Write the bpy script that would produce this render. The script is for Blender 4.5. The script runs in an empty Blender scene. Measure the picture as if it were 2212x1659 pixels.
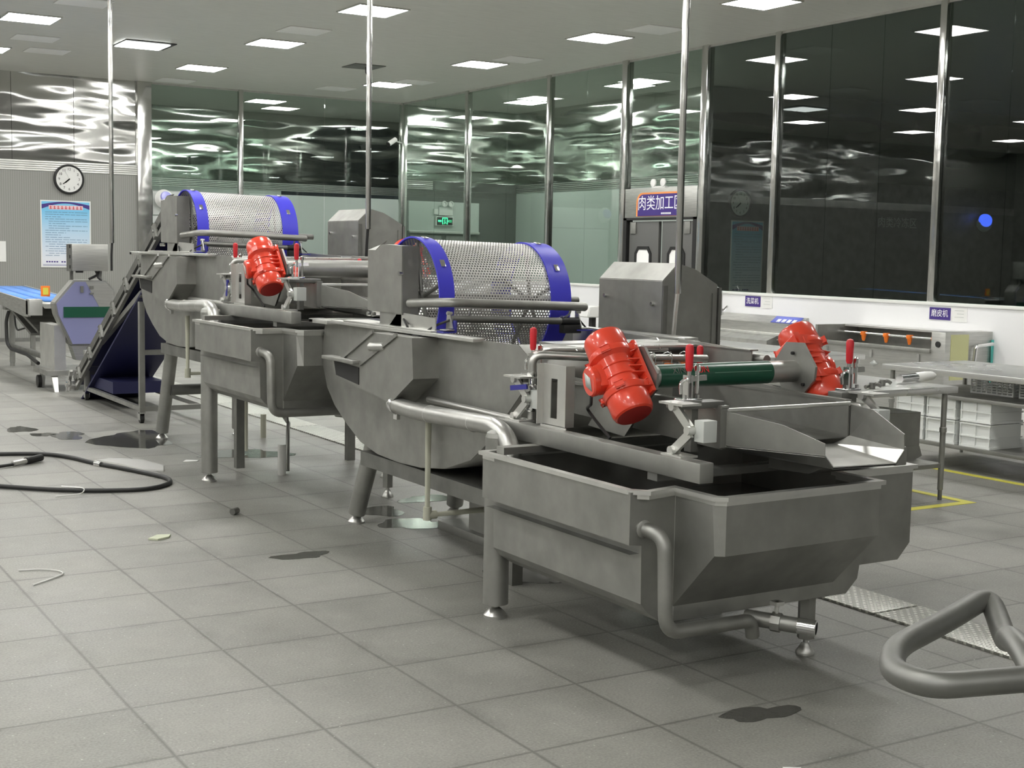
import bpy, bmesh, math, random
from mathutils import Vector, Matrix
random.seed(7)
S = bpy.context.scene
COL = S.collection
PI = math.pi

# ---------------------------------------------------------------- camera
cam_d = bpy.data.cameras.new('camera'); cam = bpy.data.objects.new('camera', cam_d); COL.objects.link(cam)
RT = Vector((0.85486317, -0.51851231, 0.01881325)); UP = Vector((0.03461877, 0.09317887, 0.99504735)); FW = Vector((0.5176973, 0.84997805, -0.09760545))
cam.matrix_world = Matrix(((RT.x, UP.x, -FW.x, 0), (RT.y, UP.y, -FW.y, 0), (RT.z, UP.z, -FW.z, 1.6), (0, 0, 0, 1)))
cam_d.sensor_width = 36; cam_d.lens = 2893.408 / 2212 * 36; cam_d.clip_start = .05; cam_d.clip_end = 200
S.camera = cam
# ---------------------------------------------------------------- world, exposure
w = bpy.data.worlds.new('world'); S.world = w; w.use_nodes = True
w.node_tree.nodes['Background'].inputs[0].default_value = (.5, .55, .6, 1)
w.node_tree.nodes['Background'].inputs[1].default_value = .02
S.view_settings.view_transform = 'Standard'; S.view_settings.look = 'None'
S.view_settings.gamma = 1; S.view_settings.use_curve_mapping = False
S.view_settings.exposure = 1.52
PANEL = 17.5       # brightness of the ceiling light panels

# ---------------------------------------------------------------- materials
def mat(name, col, rough=.5, metal=0., **k):
    m = bpy.data.materials.new(name); m.use_nodes = True
    b = m.node_tree.nodes['Principled BSDF']
    b.inputs['Base Color'].default_value = (*col, 1); b.inputs['Roughness'].default_value = rough; b.inputs['Metallic'].default_value = metal
    for a, v in k.items(): b.inputs[a.replace('_', ' ')].default_value = v
    return m
def nd(m, t, **k):
    n = m.node_tree.nodes.new(t)
    for a, v in k.items(): setattr(n, a, v)
    return n
def lk(m, a, b): m.node_tree.links.new(a, b)
def bs(m): return m.node_tree.nodes['Principled BSDF']
def noise(m, scale, detail=3, coord='Object', sc=(1, 1, 1), rough=.5):
    tc = nd(m, 'ShaderNodeTexCoord'); mp = nd(m, 'ShaderNodeMapping'); mp.inputs['Scale'].default_value = sc
    n = nd(m, 'ShaderNodeTexNoise'); n.inputs['Scale'].default_value = scale; n.inputs['Detail'].default_value = detail; n.inputs['Roughness'].default_value = rough
    lk(m, tc.outputs[coord], mp.inputs[0]); lk(m, mp.outputs[0], n.inputs['Vector']); return n
def ramp(m, src, stops):
    r = nd(m, 'ShaderNodeValToRGB'); e = r.color_ramp.elements
    while len(e) < len(stops): e.new(.5)
    for i, (p, c) in enumerate(stops): e[i].position = p; e[i].color = (*c, 1) if len(c) == 3 else c
    lk(m, src, r.inputs[0]); return r
def math_(m, op, a, b=None, c=None):
    n = nd(m, 'ShaderNodeMath', operation=op)
    for i, v in enumerate((a, b, c)):
        if v is None: continue
        if isinstance(v, (int, float)): n.inputs[i].default_value = v
        else: lk(m, v, n.inputs[i])
    return n.outputs[0]
def bump(m, src, strength, dist):
    b = nd(m, 'ShaderNodeBump'); b.inputs['Strength'].default_value = strength; b.inputs['Distance'].default_value = dist
    lk(m, src, b.inputs['Height']); lk(m, b.outputs[0], bs(m).inputs['Normal'])

def steel(name, lo, hi, rough, sc=(1, 1, 1), nscale=6, metal=.9):
    m = mat(name, hi, rough, metal)
    n = noise(m, nscale, 5, sc=sc); r = ramp(m, n.outputs[0], [(.3, lo), (.7, hi)]); lk(m, r.outputs[0], bs(m).inputs['Base Color'])
    r2 = ramp(m, n.outputs[0], [(.3, (rough + .06,) * 3), (.7, (rough - .06,) * 3)]); lk(m, r2.outputs[0], bs(m).inputs['Roughness'])
    return m
M = {}
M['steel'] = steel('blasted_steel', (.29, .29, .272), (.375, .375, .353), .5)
M['steel_dark'] = steel('darker_steel', (.19, .19, .18), (.25, .25, .235), .5)  # darker tone; stands in for shade on tray underside and dark room walls
M['steel_lite'] = steel('bright_steel', (.62, .62, .6), (.74, .74, .71), .36)
M['steel_brush'] = steel('brushed_steel', (.45, .45, .43), (.56, .56, .53), .36, sc=(1, 1, 14), nscale=5)
M['table_top'] = steel('table_steel', (.66, .66, .64), (.78, .78, .76), .3, nscale=2)
M['chrome'] = mat('chrome', (.75, .75, .75), .15, 1)
M['pipe'] = steel('pipe_steel', (.42, .42, .4), (.52, .52, .5), .38)
M['red'] = mat('motor_red', (.74, .062, .03), .28, 0, Coat_Weight=.4)
M['red_dark'] = mat('motor_cap_face', (.4, .03, .025), .5)
M['grip'] = mat('red_grip', (.6, .02, .03), .4)
M['blue'] = mat('blue_band', (.055, .05, .62), .42)
M['blue_pad'] = mat('blue_pad', (.03, .03, .25), .5)
M['navy'] = mat('navy_belt', (.008, .009, .055), .55)
M['green'] = mat('green_film', (.008, .07, .038), .3)
M['green_line'] = mat('green_film_line', (.15, .3, .22), .4)
M['black'] = mat('black_rubber', (.012, .012, .012), .5)
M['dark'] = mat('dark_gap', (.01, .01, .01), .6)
M['white'] = mat('white_plastic', (.75, .75, .73), .4)
M['white_wall'] = mat('white_panel', (.80, .80, .81), .35)
M['white_crate'] = mat('white_crate', (.78, .8, .78), .4)
M['cream'] = mat('cream_pvc', (.42, .42, .34), .4)
M['label'] = mat('label_grey', (.5, .52, .5), .4)
M['orange'] = mat('orange_nozzle', (.85, .2, .02), .4)
M['orange_edge'] = mat('sign_orange', (.85, .3, .08), .5)
M['purple'] = mat('sign_purple', (.05, .025, .2), .45)
M['signwhite'] = mat('sign_white', (.85, .85, .9), .5)
M['belt'] = mat('light_blue_belt', (.1, .28, .75), .45)
M['lav'] = mat('lavender_film', (.27, .28, .48), .3, .3)
M['yellow'] = mat('yellow_paint', (.62, .58, .08), .5)
M['teal'] = mat('teal_strip', (.1, .5, .45), .5)
M['beige'] = mat('yellow_film', (.55, .55, .28), .4)
M['bluelabel'] = mat('blue_label', (.12, .15, .6), .4)
M['paper'] = mat('paper', (.75, .75, .73), .7)
M['doorgrey'] = mat('door_grey', (.12, .12, .115), .45, .3)
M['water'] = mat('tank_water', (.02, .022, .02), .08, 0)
M['leaf'] = mat('scrap', (.5, .53, .4), .7)
M['film'] = mat('plastic_sheet', (.6, .6, .58), .25)

# floor: 0.506 m square stone tiles
def floor_mat():
    m = mat('stone_tiles', (.3, .3, .28), .5)
    tc = nd(m, 'ShaderNodeTexCoord'); sp = nd(m, 'ShaderNodeSeparateXYZ'); lk(m, tc.outputs['Object'], sp.inputs[0])
    wob = nd(m, 'ShaderNodeTexNoise'); wob.inputs['Scale'].default_value = 7; lk(m, tc.outputs['Object'], wob.inputs['Vector'])
    wv = math_(m, 'MULTIPLY', math_(m, 'SUBTRACT', wob.outputs[0], .5), .006)
    def line(o, off):
        a = math_(m, 'ADD', math_(m, 'DIVIDE', math_(m, 'SUBTRACT', o, off), .5063), 200.)
        a = math_(m, 'ADD', a, wv)
        f = math_(m, 'FRACT', a); return math_(m, 'MINIMUM', f, math_(m, 'SUBTRACT', 1., f)), math_(m, 'FLOOR', a)
    lx, ix = line(sp.outputs[0], 1.24); ly, iy = line(sp.outputs[1], 4.03)
    d = math_(m, 'MINIMUM', lx, ly)
    g = ramp(m, d, [(0., (.1, .1, .1)), (.006, (.35, .35, .35)), (.02, (1, 1, 1))])
    # one tone per tile
    cx = nd(m, 'ShaderNodeCombineXYZ'); lk(m, ix, cx.inputs[0]); lk(m, iy, cx.inputs[1])
    wn = nd(m, 'ShaderNodeTexWhiteNoise', noise_dimensions='2D'); lk(m, cx.outputs[0], wn.inputs[0])
    big = nd(m, 'ShaderNodeTexNoise'); big.inputs['Scale'].default_value = 1.3; big.inputs['Detail'].default_value = 6; big.inputs['Roughness'].default_value = .65; lk(m, tc.outputs['Object'], big.inputs['Vector'])
    fine = nd(m, 'ShaderNodeTexNoise'); fine.inputs['Scale'].default_value = 110; fine.inputs['Detail'].default_value = 2; lk(m, tc.outputs['Object'], fine.inputs['Vector'])
    mid = nd(m, 'ShaderNodeTexNoise'); mid.inputs['Scale'].default_value = 5; mid.inputs['Detail'].default_value = 5; mid.inputs['Roughness'].default_value = .7; lk(m, tc.outputs['Object'], mid.inputs['Vector'])
    near = ramp(m, d, [(0., (1, 1, 1)), (.16, (0, 0, 0))])       # dirt gathers along the joints
    dirt = math_(m, 'MULTIPLY', near.outputs[0], ramp(m, mid.outputs[0], [(.48, (0, 0, 0)), (.68, (1, 1, 1))]).outputs[0])
    v = math_(m, 'ADD', math_(m, 'MULTIPLY', big.outputs[0], .28), math_(m, 'MULTIPLY', fine.outputs[0], .25))
    v = math_(m, 'ADD', v, math_(m, 'MULTIPLY', math_(m, 'SUBTRACT', mid.outputs[0], .5), .12))
    v = math_(m, 'SUBTRACT', v, math_(m, 'MULTIPLY', dirt, .10))
    v = math_(m, 'ADD', v, math_(m, 'MULTIPLY', wn.outputs[0], .05))
    c = ramp(m, v, [(.15, (.10, .10, .088)), (.225, (.17, .168, .152)), (.29, (.23, .227, .207)), (.40, (.32, .316, .288))])
    mx = nd(m, 'ShaderNodeMix', data_type='RGBA'); lk(m, g.outputs[0], mx.inputs[0]); mx.inputs[6].default_value = (.10, .10, .09, 1); lk(m, c.outputs[0], mx.inputs[7])
    # pale specks
    vo = nd(m, 'ShaderNodeTexVoronoi'); vo.inputs['Scale'].default_value = 22; lk(m, tc.outputs['Object'], vo.inputs['Vector'])
    sk = math_(m, 'LESS_THAN', vo.outputs['Distance'], .07)
    mx2 = nd(m, 'ShaderNodeMix', data_type='RGBA'); lk(m, math_(m, 'MULTIPLY', sk, .5), mx2.inputs[0]); lk(m, mx.outputs[2], mx2.inputs[6]); mx2.inputs[7].default_value = (.6, .6, .56, 1)
    lk(m, mx2.outputs[2], bs(m).inputs['Base Color'])
    r = ramp(m, big.outputs[0], [(.35, (.36,) * 3), (.65, (.56,) * 3)]); lk(m, r.outputs[0], bs(m).inputs['Roughness'])
    h = math_(m, 'ADD', g.outputs[0], math_(m, 'MULTIPLY', fine.outputs[0], .5)); bump(m, h, .35, .003)
    return m
M['floor'] = floor_mat()
M['wet'] = mat('wet_stone', (.075, .075, .068), .07)
_n = noise(M['wet'], 30, 3); bump(M['wet'], _n.outputs[0], .12, .004)

def mirror_steel(name, base, rough, strength, sc=(1.1, 1.1, 2.6), dist=.05, aniso=0.):
    m = mat(name, base, rough, 1.)
    n = noise(m, 1.0, 1.2, sc=sc, rough=.4); bump(m, n.outputs[0], strength, dist)
    if aniso:
        b = bs(m); b.inputs['Anisotropic'].default_value = aniso; b.inputs['Anisotropic Rotation'].default_value = AROT
        tg = nd(m, 'ShaderNodeTangent', direction_type='RADIAL', axis='Z'); lk(m, tg.outputs[0], b.inputs['Tangent'])
    return m
AROT = .0
M['mirror'] = mirror_steel('polished_wall_steel', (.60, .60, .58), .13, 1.0, (.6, .6, 2.3), .085, .8)
M['mirror_post'] = mirror_steel('polished_post_steel', (.6, .6, .58), .16, .5, (6, 6, 5), .01)
M['mirror_dark'] = mirror_steel('darkened_wall_steel', (.5, .52, .5), .14, .9, (.6, .6, 2.3), .08, .8)
def fluted(name, lo, hi):
    m = mat(name, hi, .5, .25)
    tc = nd(m, 'ShaderNodeTexCoord'); sp = nd(m, 'ShaderNodeSeparateXYZ'); lk(m, tc.outputs['Object'], sp.inputs[0])
    s = math_(m, 'SINE', math_(m, 'MULTIPLY', math_(m, 'ADD', sp.outputs[0], sp.outputs[1]), 180.))
    r = ramp(m, math_(m, 'ADD', math_(m, 'MULTIPLY', s, .5), .5), [(0, lo), (1, hi)]); lk(m, r.outputs[0], bs(m).inputs['Base Color']); bump(m, s, .2, .002); return m
M['fluted'] = fluted('fluted_wall_panel', (.25, .25, .235), (.31, .31, .29))
M['ceil'] = mat('ceiling_panels', (.7, .7, .66), .4, .0)
_n = noise(M['ceil'], 3, 4, sc=(1, 9, 1)); _r = ramp(M['ceil'], _n.outputs[0], [(.3, (.66, .66, .61)), (.7, (.74, .74, .69))]); lk(M['ceil'], _r.outputs[0], bs(M['ceil']).inputs['Base Color'])
M['vent'] = mat('ceiling_vent', (.95, .95, .93), .4)
M['greenwall'] = mat('pale_wall_panel', (.5, .53, .51), .4)

def emis(name, col, s):
    m = mat(name, (0, 0, 0), .5); b = bs(m); b.inputs['Emission Color'].default_value = (*col, 1); b.inputs['Emission Strength'].default_value = s; return m
M['panel'] = emis('light_panel', (1., .99, .955), PANEL)
M['panel_dim'] = emis('light_panel_next_room', (.8, 1., .9), 2.5)
M['exit_green'] = emis('exit_green', (.05, .9, .35), 1.4)
M['blue_glow'] = emis('blue_glow', (.05, .12, .9), .9)
def glass(name, tint, ior_blend=.35, rough=.0):
    m = bpy.data.materials.new(name); m.use_nodes = True; t = m.node_tree; t.nodes.clear()
    o = nd(m, 'ShaderNodeOutputMaterial'); tr = nd(m, 'ShaderNodeBsdfTransparent'); tr.inputs[0].default_value = (*tint, 1)
    gl = nd(m, 'ShaderNodeBsdfGlossy'); gl.inputs['Roughness'].default_value = rough; gl.inputs[0].default_value = (.95, .97, .96, 1)
    ge = nd(m, 'ShaderNodeNewGeometry'); dt = nd(m, 'ShaderNodeVectorMath', operation='DOT_PRODUCT'); lk(m, ge.outputs['Incoming'], dt.inputs[0]); lk(m, ge.outputs['Normal'], dt.inputs[1]); mx = nd(m, 'ShaderNodeMixShader')
    f = math_(m, 'POWER', math_(m, 'SUBTRACT', 1., math_(m, 'ABSOLUTE', dt.outputs['Value'])), 5.)
    f = math_(m, 'MINIMUM', math_(m, 'MULTIPLY', math_(m, 'ADD', math_(m, 'MULTIPLY', f, .96), .04), ior_blend), 1.)
    lk(m, f, mx.inputs[0]); lk(m, tr.outputs[0], mx.inputs[1]); lk(m, gl.outputs[0], mx.inputs[2]); lk(m, mx.outputs[0], o.inputs[0]); return m
M['glass'] = glass('green_glass', (.80, .865, .825), 1.4)
M['glass_dark'] = glass('tinted_glass', (.66, .71, .69), 1.5)
def perforated(name, base, pu, pv, r):
    m = bpy.data.materials.new(name); m.use_nodes = True; b = bs(m)
    b.inputs['Base Color'].default_value = (*base, 1); b.inputs['Metallic'].default_value = .6; b.inputs['Roughness'].default_value = .45
    uv = nd(m, 'ShaderNodeUVMap'); uv.uv_map = 'UVMap'; sp = nd(m, 'ShaderNodeSeparateXYZ'); lk(m, uv.outputs[0], sp.inputs[0])
    def dot(ou, ov):
        a = math_(m, 'SUBTRACT', math_(m, 'FRACT', math_(m, 'ADD', math_(m, 'DIVIDE', sp.outputs[0], pu), ou)), .5)
        c = math_(m, 'SUBTRACT', math_(m, 'FRACT', math_(m, 'ADD', math_(m, 'DIVIDE', sp.outputs[1], pv), ov)), .5)
        a = math_(m, 'MULTIPLY', a, pu); c = math_(m, 'MULTIPLY', c, pv)
        return math_(m, 'SQRT', math_(m, 'ADD', math_(m, 'MULTIPLY', a, a), math_(m, 'MULTIPLY', c, c)))
    d = math_(m, 'MINIMUM', dot(0, 0), dot(.5, .5))
    lk(m, math_(m, 'GREATER_THAN', d, r), b.inputs['Alpha']); return m
M['perf'] = perforated('perforated_steel', (.66, .65, .63), .0172, .0298, .0051)
M['perf_deck'] = perforated('perforated_deck', (.4, .4, .38), .02, .0346, .006)
def grate_mat():
    m = mat('dimpled_drain_cover', (.6, .6, .57), .35, .7)
    tc = nd(m, 'ShaderNodeTexCoord'); sp = nd(m, 'ShaderNodeSeparateXYZ'); lk(m, tc.outputs['Object'], sp.inputs[0])
    def dot(ou):
        a = math_(m, 'SUBTRACT', math_(m, 'FRACT', math_(m, 'ADD', math_(m, 'DIVIDE', sp.outputs[0], .042), ou)), .5)
        c = math_(m, 'SUBTRACT', math_(m, 'FRACT', math_(m, 'ADD', math_(m, 'DIVIDE', sp.outputs[1], .046), ou)), .5)
        return math_(m, 'SQRT', math_(m, 'ADD', math_(m, 'MULTIPLY', a, a), math_(m, 'MULTIPLY', c, c)))
    d = math_(m, 'MINIMUM', dot(0.), dot(.5)); d2 = dot(.25)
    h = ramp(m, d, [(0., (1, 1, 1)), (.16, (.8, .8, .8)), (.26, (0, 0, 0))])
    bump(m, h.outputs[0], 1., .008)
    c = ramp(m, d2, [(.10, (.03, .03, .03)), (.14, (.55, .55, .52))]); c2 = ramp(m, d, [(.12, (1, 1, .97)), (.24, (.34, .34, .32))])
    mx = nd(m, 'ShaderNodeMix', data_type='RGBA', blend_type='MULTIPLY'); mx.inputs[0].default_value = 1; lk(m, c.outputs[0], mx.inputs[6]); lk(m, c2.outputs[0], mx.inputs[7])
    mg = nd(m, 'ShaderNodeMix', data_type='RGBA', blend_type='ADD'); mg.inputs[0].default_value = .5; lk(m, mx.outputs[2], mg.inputs[6]); mg.inputs[7].default_value = (.40, .40, .38, 1)
    lk(m, mg.outputs[2], bs(m).inputs['Base Color']); return m
M['grate'] = grate_mat()

# ---------------------------------------------------------------- mesh helpers
OFF = {}
def V(*a): return Vector(a)
class MB:
    def __init__(s): s.bm = bmesh.new(); s.uv = None
    def face(s, vs):
        try: return s.bm.faces.new(vs)
        except ValueError: return None
    def mesh(s, verts, faces):
        v = [s.bm.verts.new(p) for p in verts]
        for f in faces: s.face([v[i] for i in f])
        return s
    def box(s, x0, x1, y0, y1, z0, z1, bev=0):
        b = bmesh.new(); bmesh.ops.create_cube(b, size=1)
        for v in b.verts: v.co = Vector((x0 + (v.co.x + .5) * (x1 - x0), y0 + (v.co.y + .5) * (y1 - y0), z0 + (v.co.z + .5) * (z1 - z0)))
        if bev: bmesh.ops.bevel(b, geom=b.edges[:], offset=bev, segments=2, affect='EDGES', profile=.6)
        s.join(b); return s
    def join(s, b):
        b.normal_update(); d = {}
        for v in b.verts: d[v] = s.bm.verts.new(v.co)
        for f in b.faces: s.face([d[v] for v in f.verts])
        b.free()
    def obox(s, c, ax, size, bev=0):   # oriented box; ax: three axes
        b = bmesh.new(); bmesh.ops.create_cube(b, size=1)
        a = [Vector(x).normalized() for x in ax]
        for v in b.verts: v.co = Vector(c) + a[0] * v.co.x * size[0] + a[1] * v.co.y * size[1] + a[2] * v.co.z * size[2]
        if bev: bmesh.ops.bevel(b, geom=b.edges[:], offset=bev, segments=2, affect='EDGES', profile=.6)
        s.join(b); return s
    def bar(s, p, q, w, h, up=(0, 0, 1)):
        p = Vector(p); q = Vector(q); d = (q - p).normalized(); u = Vector(up); sd = d.cross(u).normalized(); u = sd.cross(d)
        return s.obox((p + q) / 2, (sd, d, u), (w, (q - p).length, h))
    def prism(s, pts, axis, a, b, bev=0):
        f = {'X': lambda t, p: (t, p[0], p[1]), 'Y': lambda t, p: (p[0], t, p[1]), 'Z': lambda t, p: (p[0], p[1], t)}[axis]
        n = len(pts); bb = bmesh.new(); v = [bb.verts.new(f(a, p)) for p in pts] + [bb.verts.new(f(b, p)) for p in pts]
        bb.faces.new(v[:n]); bb.faces.new(v[n:][::-1])
        for i in range(n): bb.faces.new([v[i], v[(i + 1) % n], v[n + (i + 1) % n], v[n + i]][::-1])
        bmesh.ops.recalc_face_normals(bb, faces=bb.faces[:])
        if bev: bmesh.ops.bevel(bb, geom=bb.edges[:], offset=bev, segments=2, affect='EDGES')
        s.join(bb); return s
    def tube(s, pts, r, fillet=0, seg=14, caps=True):
        P = [Vector(p) for p in pts]; path = [P[0]]
        for i in range(1, len(P) - 1):
            if fillet:
                a = (P[i - 1] - P[i]); b = (P[i + 1] - P[i]); L = min(fillet, a.length * .49, b.length * .49)
                a = P[i] + a.normalized() * L; b = P[i] + b.normalized() * L
                for k in range(7):
                    t = k / 6; path.append(a * (1 - t) ** 2 + P[i] * 2 * t * (1 - t) + b * t * t)
            else: path.append(P[i])
        path.append(P[-1]); rings = []
        n0 = None
        for i, p in enumerate(path):
            d = (path[min(i + 1, len(path) - 1)] - path[max(i - 1, 0)]).normalized()
            if n0 is None: n0 = d.orthogonal().normalized()
            n0 = (n0 - d * n0.dot(d)).normalized(); b = d.cross(n0)
            rings.append([s.bm.verts.new(p + (n0 * math.cos(2 * PI * k / seg) + b * math.sin(2 * PI * k / seg)) * r) for k in range(seg)])
        for A, B in zip(rings, rings[1:]):
            for k in range(seg): s.face([A[k], A[(k + 1) % seg], B[(k + 1) % seg], B[k]])
        if caps: s.face(rings[0][::-1]); s.face(rings[-1])
        return s
    def lathe(s, prof, o, d, seg=28, closed=True):   # prof: (radius, distance along d)
        o = Vector(o); d = Vector(d).normalized(); n = d.orthogonal().normalized(); b = d.cross(n); rings = []
        for r, t in prof:
            c = o + d * t
            rings.append([s.bm.verts.new(c)] * seg if r < 1e-6 else [s.bm.verts.new(c + (n * math.cos(2 * PI * k / seg) + b * math.sin(2 * PI * k / seg)) * r) for k in range(seg)])
        for A, B in zip(rings, rings[1:]):
            for k in range(seg):
                q = [A[k], A[(k + 1) % seg], B[(k + 1) % seg], B[k]]; u = []
                for x in q:
                    if x not in u: u.append(x)
                if len(u) > 2: s.face(u)
        if closed:
            if prof[0][0] > 1e-6: s.face(rings[0][::-1])
            if prof[-1][0] > 1e-6: s.face(rings[-1])
        return s
    def cyl(s, p, q, r, r2=None, seg=20):
        p = Vector(p); q = Vector(q); return s.lathe([(r, 0), (r if r2 is None else r2, (q - p).length)], p, q - p, seg)
    def strip(s, path, w, z0, z1, closed=False):      # flat rail following a plan path, width w centred
        P = [Vector((*p, 0)) for p in path]; n = len(P); L = []; R = []
        for i in range(n):
            a = P[i] - P[i - 1] if (i > 0 or closed) else P[1] - P[0]; b = P[(i + 1) % n] - P[i] if (i < n - 1 or closed) else a
            a.normalize(); b.normalize(); t = (a + b).normalized(); nn = Vector((-t.y, t.x, 0)); k = w / 2 / max(.35, nn.dot(Vector((-a.y, a.x, 0))))
            L.append(P[i] + nn * k); R.append(P[i] - nn * k)
        m = n if closed else n - 1
        v = [[s.bm.verts.new((q.x, q.y, z)) for q in Q] for Q in (L, R) for z in (z0, z1)]
        for i in range(m):
            j = (i + 1) % n
            s.face([v[0][i], v[0][j], v[1][j], v[1][i]]); s.face([v[3][i], v[3][j], v[2][j], v[2][i]])
            s.face([v[1][i], v[1][j], v[3][j], v[3][i]]); s.face([v[2][i], v[2][j], v[0][j], v[0][i]])
        if not closed:
            s.face([v[0][0], v[1][0], v[3][0], v[2][0]]); s.face([v[0][-1], v[2][-1], v[3][-1], v[1][-1]])
        return s
    def build(s, name, m, parent=None, angle=38, solid=0, recalc=True):   # angle 0: flat faces
        if recalc: bmesh.ops.recalc_face_normals(s.bm, faces=s.bm.faces[:])
        off = OFF.get(parent.name, Vector()) if parent else Vector()
        bmesh.ops.translate(s.bm, verts=s.bm.verts[:], vec=-off)
        me = bpy.data.meshes.new(name); s.bm.to_mesh(me); s.bm.free()
        me.polygons.foreach_set('use_smooth', [angle > 0] * len(me.polygons))
        if angle: me.set_sharp_from_angle(angle=math.radians(angle))
        me.materials.append(M[m] if isinstance(m, str) else m)
        o = bpy.data.objects.new(name, me); COL.objects.link(o)
        if parent: o.parent = parent; OFF[o.name] = off
        if solid:
            md = o.modifiers.new('thickness', 'SOLIDIFY'); md.thickness = solid; md.offset = 0
        return o
def text(body, size, origin, right, up, m, name, parent=None, depth=.002, align='CENTER', sx=1):
    c = bpy.data.curves.new('t', 'FONT'); c.body = body; c.size = size; c.align_x = align; c.align_y = 'CENTER'; c.extrude = depth / 2
    o = bpy.data.objects.new('t', c); COL.objects.link(o); bpy.context.view_layer.update()
    me = bpy.data.meshes.new_from_object(o.evaluated_get(bpy.context.evaluated_depsgraph_get())); bpy.data.objects.remove(o)
    r = Vector(right).normalized(); u = Vector(up).normalized(); n = r.cross(u); off = OFF.get(parent.name, Vector()) if parent else Vector()
    for v in me.vertices: v.co = Vector(origin) - off + r * v.co.x * sx + u * v.co.y + n * v.co.z
    me.materials.clear(); me.materials.append(M[m]); me.name = name
    q = bpy.data.objects.new(name, me); COL.objects.link(q)
    if parent: q.parent = parent; OFF[q.name] = off
    return q
def thing(name, label, cat, loc, group=None):
    o = bpy.data.objects.new(name, None); o.empty_display_size = .1; COL.objects.link(o); o.location = loc; OFF[o.name] = Vector(loc)
    o['label'] = label; o['category'] = cat
    if group: o['group'] = group
    return o
def tag(o, label, cat, group=None, kind=None):
    o['label'] = label; o['category'] = cat
    if group: o['group'] = group
    if kind: o['kind'] = kind
    return o
def struct(o): o['kind'] = 'structure'; return o
def copy_thing(o, delta, label, group=None):
    bpy.context.view_layer.update()
    c = o.copy(); COL.objects.link(c); c.location = o.location + Vector(delta); c['label'] = label
    if group: c['group'] = group
    def kids(a, b):
        for ch in [x for x in COL.objects if x.parent == a and x != b]:
            d = ch.copy(); COL.objects.link(d); d.parent = b; kids(ch, d)
    kids(o, c); return c

# ================================================================ ROOM
ZC = 4.35; XR = 11.45; YL = 22.9; X0 = -6.0; Y0 = -6.0
o = MB().mesh([(X0, Y0, 0), (24, Y0, 0), (24, 27, 0), (X0, 27, 0), (X0, Y0, -.1), (24, Y0, -.1), (24, 27, -.1), (X0, 27, -.1)], [(0, 1, 2, 3), (4, 7, 6, 5), (0, 4, 5, 1), (1, 5, 6, 2), (2, 6, 7, 3), (3, 7, 4, 0)]).build('floor', 'floor'); struct(o)
o = MB().box(X0, 24, Y0, 27, ZC, ZC + .1).build('ceiling', 'ceil'); struct(o)
# left wall (far end, y = 22.9): fluted lower panel, ribbed rail, polished upper steel
struct(MB().box(X0, 6.45, YL, YL + .1, 0, 2.78).build('wall_left', 'fluted'))
b = MB()
for k in range(5): b.box(X0, 6.45, YL - .012, YL + .1, 2.78 + k * .034, 2.804 + k * .034, .004)
b.box(X0, 6.45, YL + .002, YL + .1, 2.78, 2.95); struct(b.build('trim_1', 'steel_lite'))
b = MB()
for xa, xb in ((X0, .62), (.62, 2.52), (2.52, 4.42), (4.42, 5.4), (5.4, 6.45)): b.box(xa + .003, xb - .003, YL, YL + .1, 2.95, ZC)
struct(b.build('wall_left_upper', 'mirror'))
struct(MB().box(X0, 6.45, YL - .006, YL + .001, 0, .06).build('baseboard_left', 'steel_dark'))
# walls behind and to the left of the camera
struct(MB().box(X0 - .1, X0, Y0, 27, 0, ZC).build('wall_side', 'fluted'))
struct(MB().box(X0, 24, Y0 - .1, Y0, 0, ZC).build('wall_near', 'fluted'))
# posts
posts = []
def post(n, x, y, w=.09, d=.09, z0=0.): struct(MB().box(x - w / 2, x + w / 2, y - d / 2, y + d / 2, z0, ZC, .006).build('trim_%d' % n, 'mirror_post'))
post(2, 6.55, YL, .24, .16); post(3, 8.26, YL, .08); post(4, XR, YL, .12, .12)
YP = [20.4, 17.8, 15.78, 14.0, 12.62, 10.06, 7.5, 4.9, 2.3, -.3, -2.9]
for i, y in enumerate(YP): post(5 + i, XR, y, .12 if i in (2, 3) else .1, .12 if i in (2, 3) else .09, 0 if i < 4 else 1.15)
# glass: left wall above the door and beside it
n = 1
def pane(x0, x1, y0, y1, z0, z1, m='glass'):
    global n
    struct(MB().box(x0, x1, y0, y1, z0, z1).build('window_%d' % n, m)); n += 1
pane(6.67, 8.22, YL - .005, YL + .005, 2.55, ZC); pane(8.30, 9.85, YL - .005, YL + .005, 1.15, ZC); pane(9.86, XR - .06, YL - .005, YL + .005, 1.15, ZC)
# glass on the right wall: lit corridor part, then dark room part
def rp(y0, y1, z0, z1=ZC, m='glass'):
    pane(XR - .005, XR + .005, y0, y1, z0, z1, m)
rp(21.62, YL - .06, 1.15); rp(20.45, 21.61, 1.15); rp(19.1, 20.35, 1.15); rp(17.85, 19.09, 1.15); rp(16.8, 17.75, 1.15); rp(15.84, 16.79, 1.15)
rp(14.06, 15.72, 2.55)
rp(12.67, 13.94, 1.15, m='glass_dark')
for a, c in ((10.11, 12.57), (7.55, 10.01), (4.95, 7.45), (2.35, 4.85), (-.25, 2.25), (-2.85, -.35)):
    k = (c - a) / 3
    for j in range(3): rp(a + j * k + .002, a + (j + 1) * k - .002, 1.15, m='glass_dark')
# low white wall under the glass
b = MB().box(XR - .06, XR + .06, 15.84, YL - .06, 0, 1.12).box(XR - .06, XR + .06, Y0, 13.94, 0, 1.12); struct(b.build('wall_right', 'white_wall'))
b = MB().box(XR - .075, XR + .075, 15.84, YL - .06, 1.12, 1.155, .005).box(XR - .075, XR + .075, Y0, 13.94, 1.12, 1.155, .005); struct(b.build('trim_30', 'white'))
struct(MB().box(8.3, XR - .06, YL - .06, YL + .06, 0, 1.15).build('wall_left_low', 'white_wall'))
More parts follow.
